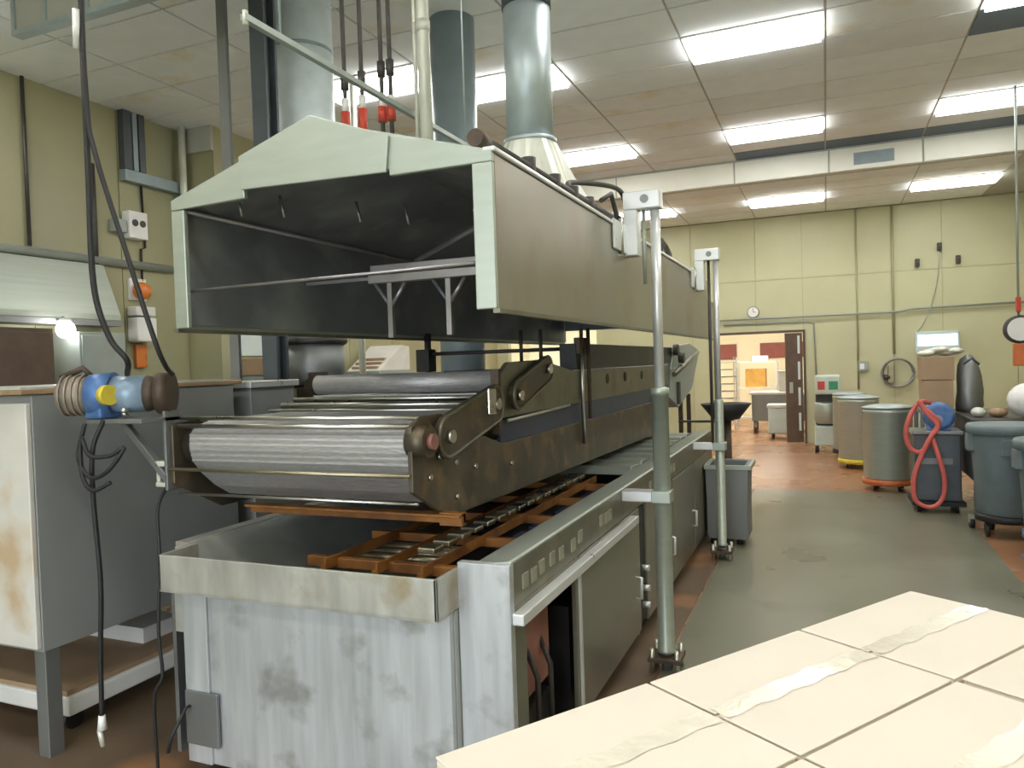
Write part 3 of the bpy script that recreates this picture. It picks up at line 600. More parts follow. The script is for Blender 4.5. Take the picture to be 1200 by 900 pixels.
for x, l, hi in ((-2.40, 'gas drop pipe with red valve nearest the wide duct', 1), (-2.29, 'second gas drop pipe with red valve from the wide duct', 1), (-2.165, 'gas drop pipe with small red tip, third from the wide duct', 0), (-2.11, 'gas drop pipe with small red tip nearest the cream pipes', 0)):
    zr = 2.43 if x < -2.2 else 2.46; dz = .09
    y = 3.5
    t = thing('gas_drop', l, 'pipe', (x, y, zr), 'gas drop pipes on the hood')
    MB().cyl((x, y, zr - .03), (x, y, ZC), .012, 10).build('pipe', 'darkpipe', t)
    MB().cyl((x, y, zr + dz + .54 if hi else zr + dz + .50), (x, y, zr + dz + .61 if hi else zr + dz + .55), .02, 10).build('white_collar', 'white', t)
    MB().cyl((x, y, zr + dz + .38 if hi else zr + dz + .42), (x, y, zr + dz + .54 if hi else zr + dz + .50), .024, 12).build('valve', 'redvalve', t)
    MB().cyl((x, y, zr + dz + .66), (x, y, zr + dz + .74), .022, 10).build('union', 'darkpipe', t)
rl = thing('hanging_rail', 'thin slotted steel rail hanging level above the hood', 'rail', (-2.0, 3.2, 3.0))
m = MB(); m.box(-2.029, -2.001, 2.29, 4.4, 2.99, 2.995); m.box(-2.029, -2.024, 2.29, 4.4, 2.995, 3.015); m.box(-2.006, -2.001, 2.29, 4.4, 2.995, 3.015); m.build('channel', 'teal', rl)
for y in (2.5, 4.2): MB().cyl((-2.015, y, 2.99), (-2.015, y, ZC), .006, 8).build('drop_rod', 'galv', rl)
MB().cyl((-2.015, 2.30, 2.975), (-2.015, 2.30, 3.03), .011, 10).build('end_clamp', 'creampipe', rl)
# duct trunk hung near the ceiling
dt = thing('ceiling_bulkhead', 'grey bulkhead panel hung from the ceiling near the left wall', 'panel', (-4.0, 3.5, 4.0))
MB().box(-5.03, -2.6, 3.50, 3.54, 4.02, ZC).build('sheet', 'grid', dt, .003)
m = MB(); m.box(-5.06, -2.6, 3.485, 3.56, 3.99, 4.025); m.box(-5.06, -5.03, 3.485, 3.56, 4.025, ZC); m.build('edge_trim', 'galv', dt)
for x in (-4.75, -4.35, -3.9): MB().box(x, x + .03, 3.485, 3.50, 4.025, ZC).build('stiffener', 'galv', dt)

# ================================================================== LEFT SIDE
CX = -3.14
cb = thing('steel_cabinet', 'tall stainless cabinet on legs left of the fryer', 'cabinet', (-3.7, 2.7, 0))
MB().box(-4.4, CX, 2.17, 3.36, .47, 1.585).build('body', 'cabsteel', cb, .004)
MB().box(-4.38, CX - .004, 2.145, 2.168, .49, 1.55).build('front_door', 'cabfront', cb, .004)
MB().box(-4.45, CX + .01, 2.12, 3.42, 1.587, 1.61).build('top', 'wood', cb, .004)
MB().box(-4.42, CX + .004, 2.12, 3.42, 1.61, 1.618).build('top_sheet', 'steelbright', cb)
for x in (-4.36, CX - .075):
    for y in (2.18, 3.27): MB().box(x, x + .07, y, y + .07, 0, .47).build('leg', 'greysteel', cb, .003)
c2 = thing('steel_tank', 'dark grey steel tank beyond the cabinet, behind the conveyor motor', 'tank', (-3.5, 4.0, 0))
MB().box(-4.6, -3.14, 3.5, 3.9, .45, 1.56).build('body', 'cabsteel', c2, .004)
MB().box(-4.62, -3.12, 3.48, 3.92, 1.56, 1.60).build('rim', 'steelbright', c2, .004)
for x in (-4.5, -3.24):
    for y in (3.55, 3.82): MB().cyl((x, y, .09), (x, y, .46), .022, 10).build('leg', 'greysteel', c2)
for x in (-4.5, -3.24):
    for y in (3.55, 3.82): MB().cyl((x - .02, y, .055), (x + .02, y, .055), .055, 16).build('caster', 'black', c2)
# dolly under the cabinet
dl = thing('platform_dolly', 'low white platform dolly with brown board under the cabinet', 'dolly', (-3.7, 2.6, 0))
MB().box(-4.25, -3.22, 2.33, 3.20, .10, .19).build('platform', 'white', dl, .012)
MB().box(-4.25, -3.24, 2.34, 3.18, .192, .215).build('board', 'cardboard', dl)
for x in (-4.15, -3.32):
    for y in (2.42, 3.1): MB().cyl((x - .018, y, .05), (x + .018, y, .05), .05, 16).build('caster', 'black', dl)
pb = MB().box(-3.9, -3.4, 2.9, 3.15, .216, .30).build('carton_sheet', 'whiteplastic', None, .004); tag(pb, 'folded white sheet lying on the platform dolly', 'sheet')
# cables
def cable(name, pts, r, label, m='black', cat='cable'):
    o = MB().tube(spline(pts), r, 8).build(name, m); tag(o, label, cat); return o
cable('power_cable', [(-2.62, 2.05, 4.55), (-2.70, 2.15, 3.6), (-2.77, 2.2, 2.98), (-2.77, 2.2, 2.5), (-2.77, 2.2, 2.04), (-2.72, 2.22, 1.82), (-2.66, 2.25, 1.72), (-2.72, 2.30, 1.66)], .012, 'dark cable dropping from the ceiling to the blue gearbox')
cable('motor_cable', [(-2.66, 2.12, 4.55), (-2.73, 2.17, 3.6), (-2.75, 2.19, 2.8), (-2.71, 2.19, 2.55), (-2.57, 2.2, 2.13), (-2.47, 2.22, 1.80), (-2.48, 2.28, 1.69), (-2.55, 2.38, 1.655)], .010, 'dark cord slanting down to the brown motor flange')
tp = MB().tube([(-2.745, 2.158, 3.13), (-2.775, 2.178, 2.985)], .0135, 8).build('tape_wrap', 'whiteplastic'); tag(tp, 'white tape wrapped round the hanging cables', 'tape')
cable('drop_cable', [(-2.80, 2.24, 1.47), (-2.82, 2.2, 1.35), (-2.83, 2.2, 1.15), (-2.81, 2.2, .80), (-2.83, 2.2, .5), (-2.84, 2.2, .22)], .010, 'black cable hanging below the motor with a white plug')
pl = thing('cable_plug', 'white plug on the end of the black hanging cable', 'plug', (-2.84, 2.2, .12))
MB().cyl((-2.84, 2.2, .17), (-2.84, 2.2, .23), .020, 12, .013).build('body', 'whiteplastic', pl); MB().cyl((-2.84, 2.2, .10), (-2.845, 2.19, .17), .011, 10).build('tip', 'creampipe', pl)
cable('coiled_cable', [(-2.86, 2.2, 1.46), (-2.88, 2.18, 1.32), (-2.80, 2.17, 1.24), (-2.70, 2.17, 1.27), (-2.64, 2.2, 1.36), (-2.70, 2.18, 1.33), (-2.80, 2.17, 1.33), (-2.86, 2.18, 1.40), (-2.85, 2.17, 1.25), (-2.78, 2.16, 1.19), (-2.70, 2.18, 1.22)], .009, 'loose loop of black cable hung under the motor')
cable('thin_drop_cable', [(-2.62, 2.42, 1.2), (-2.60, 2.32, 1.1), (-2.56, 2.28, .9), (-2.55, 2.25, .6), (-2.54, 2.25, .42), (-2.58, 2.24, .32), (-2.60, 2.26, .01)], .007, 'thin dark cable falling beside the fryer front to the floor')
sk = thing('socket_box', 'cream socket box fixed beside the conveyor left plate', 'socket', (-2.64, 2.4, 1.18))
m = MB(); m.box(-2.655, -2.602, 2.36, 2.44, 1.262, 1.285); m.box(-2.66, -2.64, 2.37, 2.43, 1.19, 1.265); m.box(-2.655, -2.602, 2.36, 2.44, 1.175, 1.195); m.build('shell', 'creampipe', sk, .004)
MB().box(-2.638, -2.602, 2.375, 2.425, 1.20, 1.258).build('insert', 'black', sk)
# left wall fittings
x = XL
m = MB().tube([(x + .03, 0.5, 2.89), (x + .03, 6.66, 2.89)], .045, 10).build('wall_rail', 'teal'); tag(m, 'horizontal grey rail along the left wall above the canopy', 'rail')
m = MB().cyl((x + .025, 4.95, 2.95), (x + .025, 4.95, ZC), .018, 10).build('conduit', 'darkpipe'); tag(m, 'thin dark conduit up the left wall above the canopy', 'conduit')
m = MB().cyl((x + .025, 5.66, 2.6), (x + .025, 5.66, 3.9), .03, 10).build('conduit', 'darkpipe'); tag(m, 'thick dark conduit on left wall beside hanging cables', 'conduit')
tk = thing('cable_trunking', 'dark L-shaped cable trunking high on the left wall', 'trunking', (x + .06, 6.2, 3.8))
for y0, y1, mm in ((6.02, 6.12, 'darkblue'), (6.14, 6.20, 'galvblue'), (6.22, 6.30, 'darkblue')): MB().box(x + .002, x + .09, y0, y1, 3.93, ZC).build('riser', mm, tk)
MB().box(x + .002, x + .09, 6.02, 6.86, 3.80, 3.925).build('branch', 'galvblue', tk, .004)
m = MB().cyl((x + .14, 6.78, 3.0), (x + .14, 6.78, ZC), .04, 12).build('corner_pipe', 'creampipe'); tag(m, 'pale pipe up the corner of the left wall', 'pipe')
gb = thing('gauge_box', 'white wall box with two round dark gauges', 'gauge', (x + .06, 6.1, 3.3))
MB().box(x + .002, x + .12, 6.02, 6.26, 3.17, 3.47).build('case', 'whiteplastic', gb, .01)
for y in (6.09, 6.19): MB().cyl((x + .12, y, 3.34), (x + .128, y, 3.34), .038, 16).build('dial', 'darkpipe', gb)
MB().box(x + .002, x + .10, 5.86, 6.0, 3.22, 3.36).build('side_box', 'teal', gb, .006)
m = MB().tube([(x + .02, 6.28, 3.79), (x + .02, 6.30, 3.1), (x + .02, 6.24, 3.08), (x + .02, 6.24, 2.72)], .012).build('conduit', 'black'); tag(m, 'black bent conduit beside the white gauge box', 'conduit')
bc = thing('warning_beacon', 'orange warning beacon above the white wall dispenser', 'beacon', (x + .08, 6.17, 2.6))
MB().box(x + .002, x + .03, 6.06, 6.28, 2.5, 2.74).build('plate', 'whiteplastic', bc); MB().ball((x + .08, 6.18, 2.60), .08, .11, .10).build('lens', 'orangelens', bc)
ds = thing('wall_dispenser', 'white box dispenser on the left wall under orange beacon', 'dispenser', (x + .08, 6.15, 2.0))
MB().box(x + .002, x + .16, 6.03, 6.29, 2.03, 2.30).build('body', 'whiteplastic', ds, .015); MB().box(x + .002, x + .15, 6.03, 6.29, 2.32, 2.42).build('lid', 'white', ds, .01)
MB().box(x + .002, x + .04, 6.10, 6.24, 1.75, 2.0).build('notice', 'orangelens', ds)
kn = thing('wall_canopy', 'stainless canopy panel mounted along the left wall', 'canopy', (x + .2, 4.0, 2.2))
MB().prism([(x + .005, 2.84), (x + .06, 2.84), (x + .28, 2.30), (x + .28, 2.24), (x + .005, 2.24)], 1.0, 5.72, 'Y').build('shell', 'steel', kn, .004)
MB().box(x + .005, x + .29, 1.0, 5.74, 2.18, 2.238).build('lower_trim', 'greysteel', kn)
lm = thing('work_lamp', 'glaring white round work lamp at the wall canopy edge', 'lamp', (x + .40, 5.0, 2.1))
MB().tube([(x + .28, 5.0, 2.21), (x + .38, 5.0, 2.24), (x + .40, 5.0, 2.22)], .012).build('stem', 'greysteel', lm); MB().lathe((x + .40, 5.0, 2.19), [(.03, .04), (.05, .03), (.05, .0)], 20).build('holder', 'white', lm); MB().ball((x + .40, 5.0, 2.12), .085, .085, .085).build('bulb', 'bulb', lm)  # glowing ball on a stem, added to imitate a flash reflection
lk = thing('tall_locker', 'dark brown tall locker against the left wall under canopy', 'locker', (x + .3, 4.4, 0))
MB().box(x + .005, x + .5, 3.9, 4.80, .06, 2.12).build('body', 'brownpanel', lk, .006); MB().box(x + .5, x + .515, 3.92, 4.78, .1, 2.08).build('door', 'brownpanel', lk, .004); MB().box(x + .515, x + .535, 4.68, 4.71, 1.0, 1.2).build('handle', 'steel', lk)
lk2 = thing('grey_locker', 'teal grey steel locker beside the work lamp', 'locker', (x + .3, 5.35, 0))
MB().box(x + .005, x + .45, 5.10, 5.62, .06, 2.1).build('body', 'teal', lk2, .006); MB().box(x + .45, x + .463, 5.12, 5.60, .1, 2.07).build('door', 'teal', lk2, .004); MB().box(x + .463, x + .48, 5.52, 5.55, 1.0, 1.2).build('handle', 'steel', lk2)
# things seen under the hood along the rear left wall
wb = thing('wall_board', 'pale blue framed board on the rear left wall', 'board', (-6.58, 7.4, 1.85))
MB().box(-6.598, -6.575, 7.2, 7.68, 1.86, 2.35).build('panel', 'paleblue', wb); MB().box(-6.598, -6.57, 7.18, 7.7, 2.35, 2.38).build('frame', 'white', wb)
ct = thing('wall_counter', 'brown worktop counter standing along the rear left wall', 'counter', (-6.3, 8.0, 0))
MB().box(-6.59, -6.0, 7.15, 7.75, .08, 1.62).build('body', 'teal', ct, .006); MB().box(-6.59, -5.97, 7.12, 7.78, 1.62, 1.82).build('top', 'cardboard', ct, .006)
ws = thing('wall_clock_ring', 'small black ring hook on the rear left wall', 'hook', (-6.58, 7.95, 1.9))
MB().tube([(-6.57, 7.97 + .06 * math.cos(a * math.pi / 6), 1.84 + .10 * math.sin(a * math.pi / 6)) for a in range(12)], .012, 6, True).build('ring', 'black', ws); MB().cyl((-6.6, 7.97, 1.95), (-6.55, 7.97, 1.95), .015, 8).build('peg', 'black', ws)
wh = thing('white_crate', 'white crate with folded sacks on a stand by rear left wall', 'crate', (-6.0, 9.6, 0))
MB().box(-6.55, -5.9, 9.2, 10.2, 0, 1.62).build('stand', 'teal', wh, .01); MB().prism([(9.25, 1.62), (10.15, 1.62), (10.15, 1.98), (9.9, 2.0)], -6.5, -5.95, 'X').build('body', 'white', wh, .01)
for k in range(3): MB().box(-6.45, -6.0, 9.3 + .1 * k, 9.65 + .1 * k, 1.64 + .06 * k, 1.69 + .06 * k).build('sack', 'cardboard', wh, .015)

# ================================================================== RIGHT SIDE
def drum_bin(x, y, r, h, label, base, rim='steelbright'):
    t = thing('ingredient_drum', label, 'drum', (x, y, 0), 'steel ingredient drums')
    MB().lathe((x, y, 0), [(r * .97, .14), (r, .16), (r, h - .06), (r * 1.02, h - .05), (r * 1.02, h - .02), (r * .97, h)], 36).build('body', 'steel', t)
    MB().lathe((x, y, h), [(r * 1.03, 0), (r * 1.03, .02), (r * .6, .045), (.03, .05)], 36).build('lid', 'galv', t)
    MB().lathe((x, y, 0), [(r * .95, .07), (r * 1.06, .075), (r * 1.06, .135), (r * .95, .14)], 30).build('dolly_ring', base, t)
    for a in range(4): MB().cyl((x + r * .7 * math.cos(a * 1.57 + .6) - .015, y + r * .7 * math.sin(a * 1.57 + .6), .036), (x + r * .7 * math.cos(a * 1.57 + .6) + .015, y + r * .7 * math.sin(a * 1.57 + .6), .036), .035, 12).build('caster', 'black', t)
drum_bin(.67, 10.05, .27, .98, 'stainless drum on red dolly ring beside the red hose', 'orangeplastic')
drum_bin(.42, 11.9, .27, 1.0, 'stainless drum on yellow dolly ring behind the red-based drum', 'yellow')
drum_bin(.33, 13.0, .24, 1.0, 'stainless drum with dark base nearest the small mixer', 'black')
mx = thing('batter_mixer', 'small mixer with red and green control head near doorway', 'mixer', (.0, 13.75, 0))
MB().box(-.19, .19, 13.55, 13.95, .12, .45).build('base', 'paleteal', mx, .02); MB().lathe((0, 13.72, .48), [(.15, 0), (.20, .06), (.20, .34), (.19, .36)], 28).build('bowl', 'steel', mx)
MB().box(-.17, .2, 13.75, 13.95, .45, .98).build('column', 'darkpipe', mx, .02); MB().box(-.18, .22, 13.5, 13.92, .98, 1.30).build('head', 'paleteal', mx, .03)
MB().box(-.13, -.02, 13.49, 13.50, 1.06, 1.20).build('control_panel', 'redvalve', mx); MB().box(.04, .18, 13.49, 13.50, 1.06, 1.20).build('control_panel', 'green', mx)
for px in (-.16, .16):
    for py in (13.6, 13.9): MB().cyl((px, py, 0), (px, py, .125), .03, 10).build('foot', 'black', mx)
# pump cart with red hose
pc = thing('pump_cart', 'dark pump cart with round blue motor behind the red hose', 'pump', (1.03, 8.85, 0))
MB().box(.82, 1.24, 8.65, 9.05, .12, .80).build('cabinet', 'darkblue', pc, .015); MB().box(.80, 1.26, 8.63, 9.07, .80, .835).build('deck', 'greysteel', pc, .006)
MB().box(.79, 1.27, 8.6, 9.1, .08, .12).build('chassis', 'black', pc)
MB().box(.86, 1.16, 8.632, 8.65, .50, .56).build('trim_strip', 'greysteel', pc)
MB().lathe((1.06, 8.82, .98), [(.10, -.12), (.14, -.10), (.14, .10), (.10, .12), (.04, .14)], 24, 'Y').build('motor', 'blue', pc)
MB().box(.96, 1.16, 8.72, 8.94, .835, .90).build('motor_foot', 'blue', pc, .01); MB().cyl((1.04, 8.69, .95), (1.04, 8.665, .95), .045, 18).build('hub', 'lightblue', pc)
for px in (.86, 1.2):
    for py in (8.7, 9.02): MB().cyl((px - .015, py, .04), (px + .015, py, .04), .04, 12).build('caster', 'black', pc)
hy = 8.56
hose = spline([(.97, hy + .12, 1.12), (.88, hy, 1.14), (.80, hy, 1.04), (.74, hy, .86), (.76, hy, .70), (.84, hy, .63), (.92, hy, .68), (.98, hy, .82), (1.03, hy - .02, .93), (.98, hy - .04, 1.0), (.88, hy - .03, 1.10), (.86, hy - .03, 1.14), (.93, hy - .04, 1.02), (1.02, hy - .05, .90), (.95, hy - .05, .78), (.87, hy - .05, .60), (.80, hy - .05, .38), (.80, hy - .05, .18), (.87, hy - .05, .10), (.97, hy - .05, .09), (1.05, hy - .05, .18), (1.07, hy - .05, .36), (1.02, hy - .05, .60), (.97, hy - .02, .78)], 6)
o = MB().tube(hose, .024, 8).build('red_hose', 'redhose'); tag(o, 'red hose looped over the front of the pump cart', 'hose')
# bench with cardboard boxes
bn = thing('side_bench', 'dark steel work bench behind the grey bins', 'bench', (1.7, 9.3, 0))
MB().box(1.28, 3.0, 8.3, 9.9, .93, .98).build('top', 'darkpipe', bn, .004)
for px in (1.33, 2.9):
    for py in (8.36, 9.84): MB().box(px - .03, px + .03, py - .03, py + .03, 0, .93).build('leg', 'greysteel', bn)
MB().box(1.33, 2.9, 8.4, 9.8, .35, .38).build('shelf', 'black', bn)
MB().box(1.3, 1.33, 8.4, 9.8, .38, .92).build('end_panel', 'darkblue', bn)
def cbox(x0, x1, y0, y1, z0, z1, label, flap=True):
    t = thing('cardboard_box', label, 'box', ((x0 + x1) / 2, (y0 + y1) / 2, z0), 'cardboard boxes by the bench')
    MB().box(x0, x1, y0, y1, z0, z1).build('body', 'cardboard', t, .004)
    MB().box(x0 + .02, x1 - .02, (y0 + y1) / 2 - .03, (y0 + y1) / 2 + .03, z1, z1 + .003).build('tape', 'tape', t)
    return t
sh = thing('low_table', 'low grey table carrying two cardboard boxes behind pump cart', 'table', (1.15, 9.6, 0))
MB().box(.93, 1.27, 9.2, 9.9, .98, 1.02).build('top', 'greysteel', sh)
for px in (.96, 1.24):
    for py in (9.24, 9.86): MB().box(px - .02, px + .02, py - .02, py + .02, 0, .98).build('leg', 'greysteel', sh)
cbox(.97, 1.26, 9.25, 9.65, 1.02, 1.33, 'brown cardboard box under another behind the pump cart')
cbox(.96, 1.27, 9.24, 9.66, 1.335, 1.58, 'brown cardboard box on top of another behind the pump cart')
cl = MB(); 
for k in range(5): cl.ball((1.02 + .07 * k, 9.4 + .05 * (k % 2), 1.622 + .02 * (k % 3)), .09, .12, .035, 12, 8)
tag(cl.build('cloth_heap', 'creampipe'), 'crumpled pale cloth lying on the stacked cardboard boxes', 'cloth')
bk = thing('dark_sack', 'dark folded sack slumped beside the cardboard boxes on bench', 'sack', (1.42, 9.4, .98))
sk_ = MB(); random.seed(11); n_ = 20; prof_ = [(.11, .98), (.125, 1.04), (.12, 1.2), (.115, 1.36), (.10, 1.48), (.07, 1.55), (.03, 1.58)]
vs_ = []
for q, (r_, z_) in enumerate(prof_):
    for k in range(n_):
        a = 2 * math.pi * k / n_; rr_ = r_ * (1 + .12 * math.sin(3 * a + q) + .06 * math.sin(7 * a + 2 * q)); vs_.append((1.43 + rr_ * math.cos(a), 9.45 + 1.5 * rr_ * math.sin(a), z_ + .02 * math.sin(2 * a) * (q > 3)))
sk_.add(vs_, [(j_ * n_ + k, j_ * n_ + (k + 1) % n_, (j_ + 1) * n_ + (k + 1) % n_, (j_ + 1) * n_ + k) for j_ in range(len(prof_) - 1) for k in range(n_)] + [tuple(range(n_ - 1, -1, -1)), tuple(range((len(prof_) - 1) * n_, len(prof_) * n_))], True)
sk_.build('body', 'greysteel', bk); MB().tube([(1.36, 9.25, 1.5), (1.43, 9.22, 1.56), (1.50, 9.25, 1.49)], .014).build('tie', 'darkblue', bk)
# clutter on the bench
for (px, py, rx, rz, mm, l) in ((1.38, 8.6, .065, .05, 'creampipe', 'small cream lump of dough at the bench edge'), (1.55, 8.62, .085, .045, 'wood', 'flat tan loaf on the bench beside the dough')):
    tag(MB().ball((px, py, .98 + rz), rx, .09, rz).build('dough_lump', mm), l, 'dough')
gb_ = thing('white_bag', 'white plastic bag slumped on the bench above the bins', 'bag', (1.80, 8.5, .98))
MB().ball((1.80, 8.5, 1.15), .20, .19, .17, 20, 14).build('body', 'bag', gb_); MB().ball((1.88, 8.5, 1.31), .08, .07, .07).build('knot', 'bag', gb_)
ib = MB().prism([(1.62, 1.0), (1.92, 1.0), (1.95, 1.6), (1.68, 1.6)], 9.0, 9.3, 'Y'); 
# grey bins on blue dollies
def grey_bin(x, y, r, h, label, dolly, z0=.20):
    t = thing('round_bin', label, 'bin', (x, y, 0), 'grey round bins')
    MB().lathe((x, y, 0), [(r * .80, z0), (r * .82, z0 + .01), (r * .97, h - .09), (r * .97, h - .07)], 36).build('body', 'bin', t)
    MB().lathe((x, y, 0), [(r * .97, h - .09), (r * 1.08, h - .08), (r * 1.10, h - .02), (r * 1.04, h), (r * .95, h - .005)], 36).build('rim', 'bin', t)
    for s in (-1, 1):
        MB().box(x + s * r * .98 - .03, x + s * r * .98 + .03, y - .07, y + .07, h - .24, h - .08).build('handle', 'bin', t, .012)
    MB().box(x - .10, x + .10, y - r * 1.0, y - r * .9, h - .26, h - .11).build('handle', 'bin', t, .012)
    MB().lathe((x, y, 0), [(r * .55, z0 - .07), (r * .88, z0 - .06), (r * .88, z0 - .003), (r * .55, z0 - .001)], 30).build('dolly', dolly, t)
    for a in range(4):
        cx, cy = x + r * .7 * math.cos(a * 1.57 + .5), y + r * .7 * math.sin(a * 1.57 + .5)
        MB().cyl((cx - .015, cy, .065), (cx + .015, cy, .065), .062, 14).build('caster', 'black', t)
grey_bin(1.46, 7.75, .29, .99, 'large grey round bin on black dolly in front of the bench', 'black')
grey_bin(1.66, 7.05, .27, .93, 'grey round bin beside the blue pallet edge', 'blue')
pt = MB(); 
bp_ = thing('blue_pallet', 'low blue plastic pallet under the edge of the grey bins', 'pallet', (1.9, 6.6, 0))
for k in range(3): MB().box(1.36 + .3 * k, 1.46 + .3 * k, 6.0, 6.70, 0, .07).build('skid', 'blue', bp_, .004)
for k in range(5): MB().box(1.34, 2.1, 6.0 + .145 * k, 6.12 + .145 * k, .07, .09).build('slat', 'blue', bp_, .003)
cs = thing('swivel_caster', 'loose black swivel caster wheel under the work bench', 'caster', (1.22, 8.1, 0))
MB().cyl((1.20, 8.0, .05), (1.24, 8.0, .05), .05, 16).build('wheel', 'black', cs); MB().box(1.195, 1.245, 7.97, 8.03, .05, .13).build('fork', 'steel', cs, .004)
# far wall fittings
ck = thing('wall_clock', 'small white round wall clock left of the conduit drop', 'clock', (-1.25, YF, 2.4))
MB().lathe((-1.25, YF - .02, 2.49), [(.10, -.03), (.11, -.01), (.11, .018)], 28, 'Y').build('case', 'greysteel', ck); MB().cyl((-1.25, YF - .052, 2.49), (-1.25, YF - .049, 2.49), .095, 28).build('face', 'whiteplastic', ck)
MB().box(-1.254, -1.246, YF - .056, YF - .053, 2.49, 2.56).build('hand', 'black', ck); MB().box(-1.25, -1.20, YF - .056, YF - .053, 2.486, 2.494).build('hand', 'black', ck)
o = MB().tube([(-2.2, YF - .07, 2.36), (.5, YF - .07, 2.36), (1.2, YF - .07, 2.36), (1.4, YF - .07, 2.40), (3.19, YF - .07, 2.42)], .018, 8).build('conduit', 'teal'); tag(o, 'long thin conduit running across the far yellow wall', 'conduit')
o = MB().tube([(-1.8, YF - .02, 2.27), (-.3, YF - .02, 2.27), (-.18, YF - .02, 2.22), (-.16, YF - .02, .9)], .014, 8).build('conduit', 'teal'); tag(o, 'conduit above the doorway bending down beside it', 'conduit')
o = MB().cyl((1.13, YF - .02, 1.62), (1.13, YF - .02, ZF), .022, 10).build('conduit', 'wallYl'); tag(o, 'vertical painted conduit on far wall above hose reel', 'conduit')
o = MB().cyl((.545, YF - .015, 1.0), (.545, YF - .015, ZF), .016, 10).build('conduit', 'wallYl'); tag(o, 'vertical painted conduit on far wall nearer the doorway', 'conduit')
for px, pz, l in ((1.52, 3.20, 'small dark wall sensor nearest the vertical conduit'), (1.86, 3.45, 'dark wall outlet at the top of the hanging cord'), (2.14, 3.21, 'small dark wall sensor nearest the right wall corner')):
    t = thing('wall_fitting', l, 'fitting', (px, YF, pz)); MB().box(px - .035, px + .035, YF - .07, YF, pz - .07, pz + .07).build('housing', 'darkpipe', t, .01); MB().cyl((px, YF - .09, pz - .02), (px, YF - .07, pz - .02), .02, 10).build('nozzle', 'black', t)
cable('signal_cable', [(1.86, YF - .10, 3.36), (1.82, YF - .11, 2.9), (1.72, YF - .11, 2.45), (1.58, YF - .11, 2.12), (1.50, YF - .06, 1.995)], .010, 'thin cord hanging from the wall outlet to the screen', 'teal')
sc_ = thing('wall_screen', 'glowing pale blue screen on the far wall', 'screen', (1.8, YF, 1.6))
MB().box(1.46, 2.14, YF - .10, YF, 1.62, 1.99).build('case', 'paleblue', sc_, .015); MB().box(1.50, 2.10, YF - .108, YF - .10, 1.74, 1.93).build('display', 'screen', sc_)
hr = thing('hose_reel', 'coil of dark hose with brass fitting on the far wall', 'hose reel', (1.15, YF, 1.2))
ring = []
for k in range(48): a = 2 * math.pi * k / 24; ring.append((1.18 + (.24 + .02 * (k // 24)) * math.cos(a), YF - .06 - .02 * (k // 24), 1.28 + .25 * math.sin(a)))
MB().tube(ring, .017, 8).build('coil', 'greysteel', hr); MB().box(1.02, 1.12, YF - .12, YF, 1.10, 1.42).build('bracket', 'brassy', hr, .01); MB().cyl((.95, YF - .08, 1.2), (1.05, YF - .08, 1.2), .05, 14).build('valve', 'darkpipe', hr)
t = thing('wall_phone', 'small white and grey box on far wall near mixer', 'phone', (.62, YF, 1.3)); MB().box(.54, .70, YF - .07, YF, 1.32, 1.50).build('body', 'teal', t, .01); MB().box(.57, .64, YF - .085, YF - .07, 1.36, 1.46).build('plate', 'whiteplastic', t)
ex = thing('hanging_gauge', 'round white dial gauge with red handle above the bench', 'gauge', (2.02, 10.0, 1.75))
MB().lathe((2.02, 10.0, 1.86), [(.14, -.04), (.16, -.02), (.16, .04), (.10, .05)], 24, 'Y').build('case', 'darkpipe', ex); MB().cyl((2.02, 9.955, 1.86), (2.02, 9.951, 1.86), .13, 24).build('face', 'whiteplastic', ex)
MB().box(1.985, 2.03, 9.96, 10.02, 2.06, 2.22).build('handle', 'redvalve', ex, .006); MB().cyl((2.01, 10.0, 2.0), (2.01, 10.0, ZC), .012, 8).build('drop_pipe', 'teal', ex); MB().box(1.95, 2.06, 9.95, 10.02, 1.45, 1.70).build('pointer_box', 'orangeplastic', ex, .01)

# ================================================================== ROOM BEYOND THE DOORWAY
rk = thing('bakery_rack', 'white wire bakery rack just past the doorway', 'rack', (-2.0, 17.2, 0))
for px in (-2.35, -1.85):
    for py in (17.0, 17.5): MB().box(px - .015, px + .015, py - .015, py + .015, 0, 1.65).build('upright', 'white', rk)
for k in range(9): MB().box(-2.35, -1.85, 17.0, 17.5, .25 + .16 * k, .265 + .16 * k).build('tray', 'galv', rk)
rk2 = thing('sheet_rack', 'steel sheet rack with amber box standing by prep table', 'rack', (-1.6, 18.6, 0))
for px in (-1.95, -1.05):
    for py in (18.4, 18.9): MB().box(px - .015, px + .015, py - .015, py + .015, .0, 1.55).build('upright', 'white', rk2)
for z in (.2, .55, .9, 1.5): MB().box(-1.95, -1.05, 18.4, 18.9, z, z + .03).build('shelf', 'white', rk2)
t = MB().box(-1.75, -1.3, 18.45, 18.85, .932, 1.36).build('amber_carton', 'amber', None, .01); tag(t, 'amber orange carton on the sheet rack shelf', 'carton')
t = MB().box(-1.6, -1.25, 18.5, 18.8, 1.532, 1.66).build('white_carton', 'whiteplastic', None, .01); tag(t, 'white carton on top of the sheet rack', 'carton')
tb = thing('prep_table', 'grey steel prep table with white top past the doorway', 'table', (-1.0, 17.4, 0))
MB().box(-1.55, -.3, 17.0, 17.8, .82, .87).build('top', 'white', tb, .004); MB().box(-1.5, -.35, 17.05, 17.75, .25, .82).build('cabinet', 'greysteel', tb, .004)
for px in (-1.45, -.4):
    for py in (17.1, 17.7): MB().cyl((px, py, 0), (px, py, .25), .03, 10).build('leg', 'greysteel', tb)
t = thing('white_bin', 'pale white lidded bin on casters inside the doorway', 'bin', (-.85, 16.0, 0)); MB().box(-1.08, -.62, 15.75, 16.2, .10, .62).build('body', 'paleteal', t, .02); MB().box(-1.10, -.60, 15.73, 16.22, .62, .68).build('lid', 'white', t, .01)
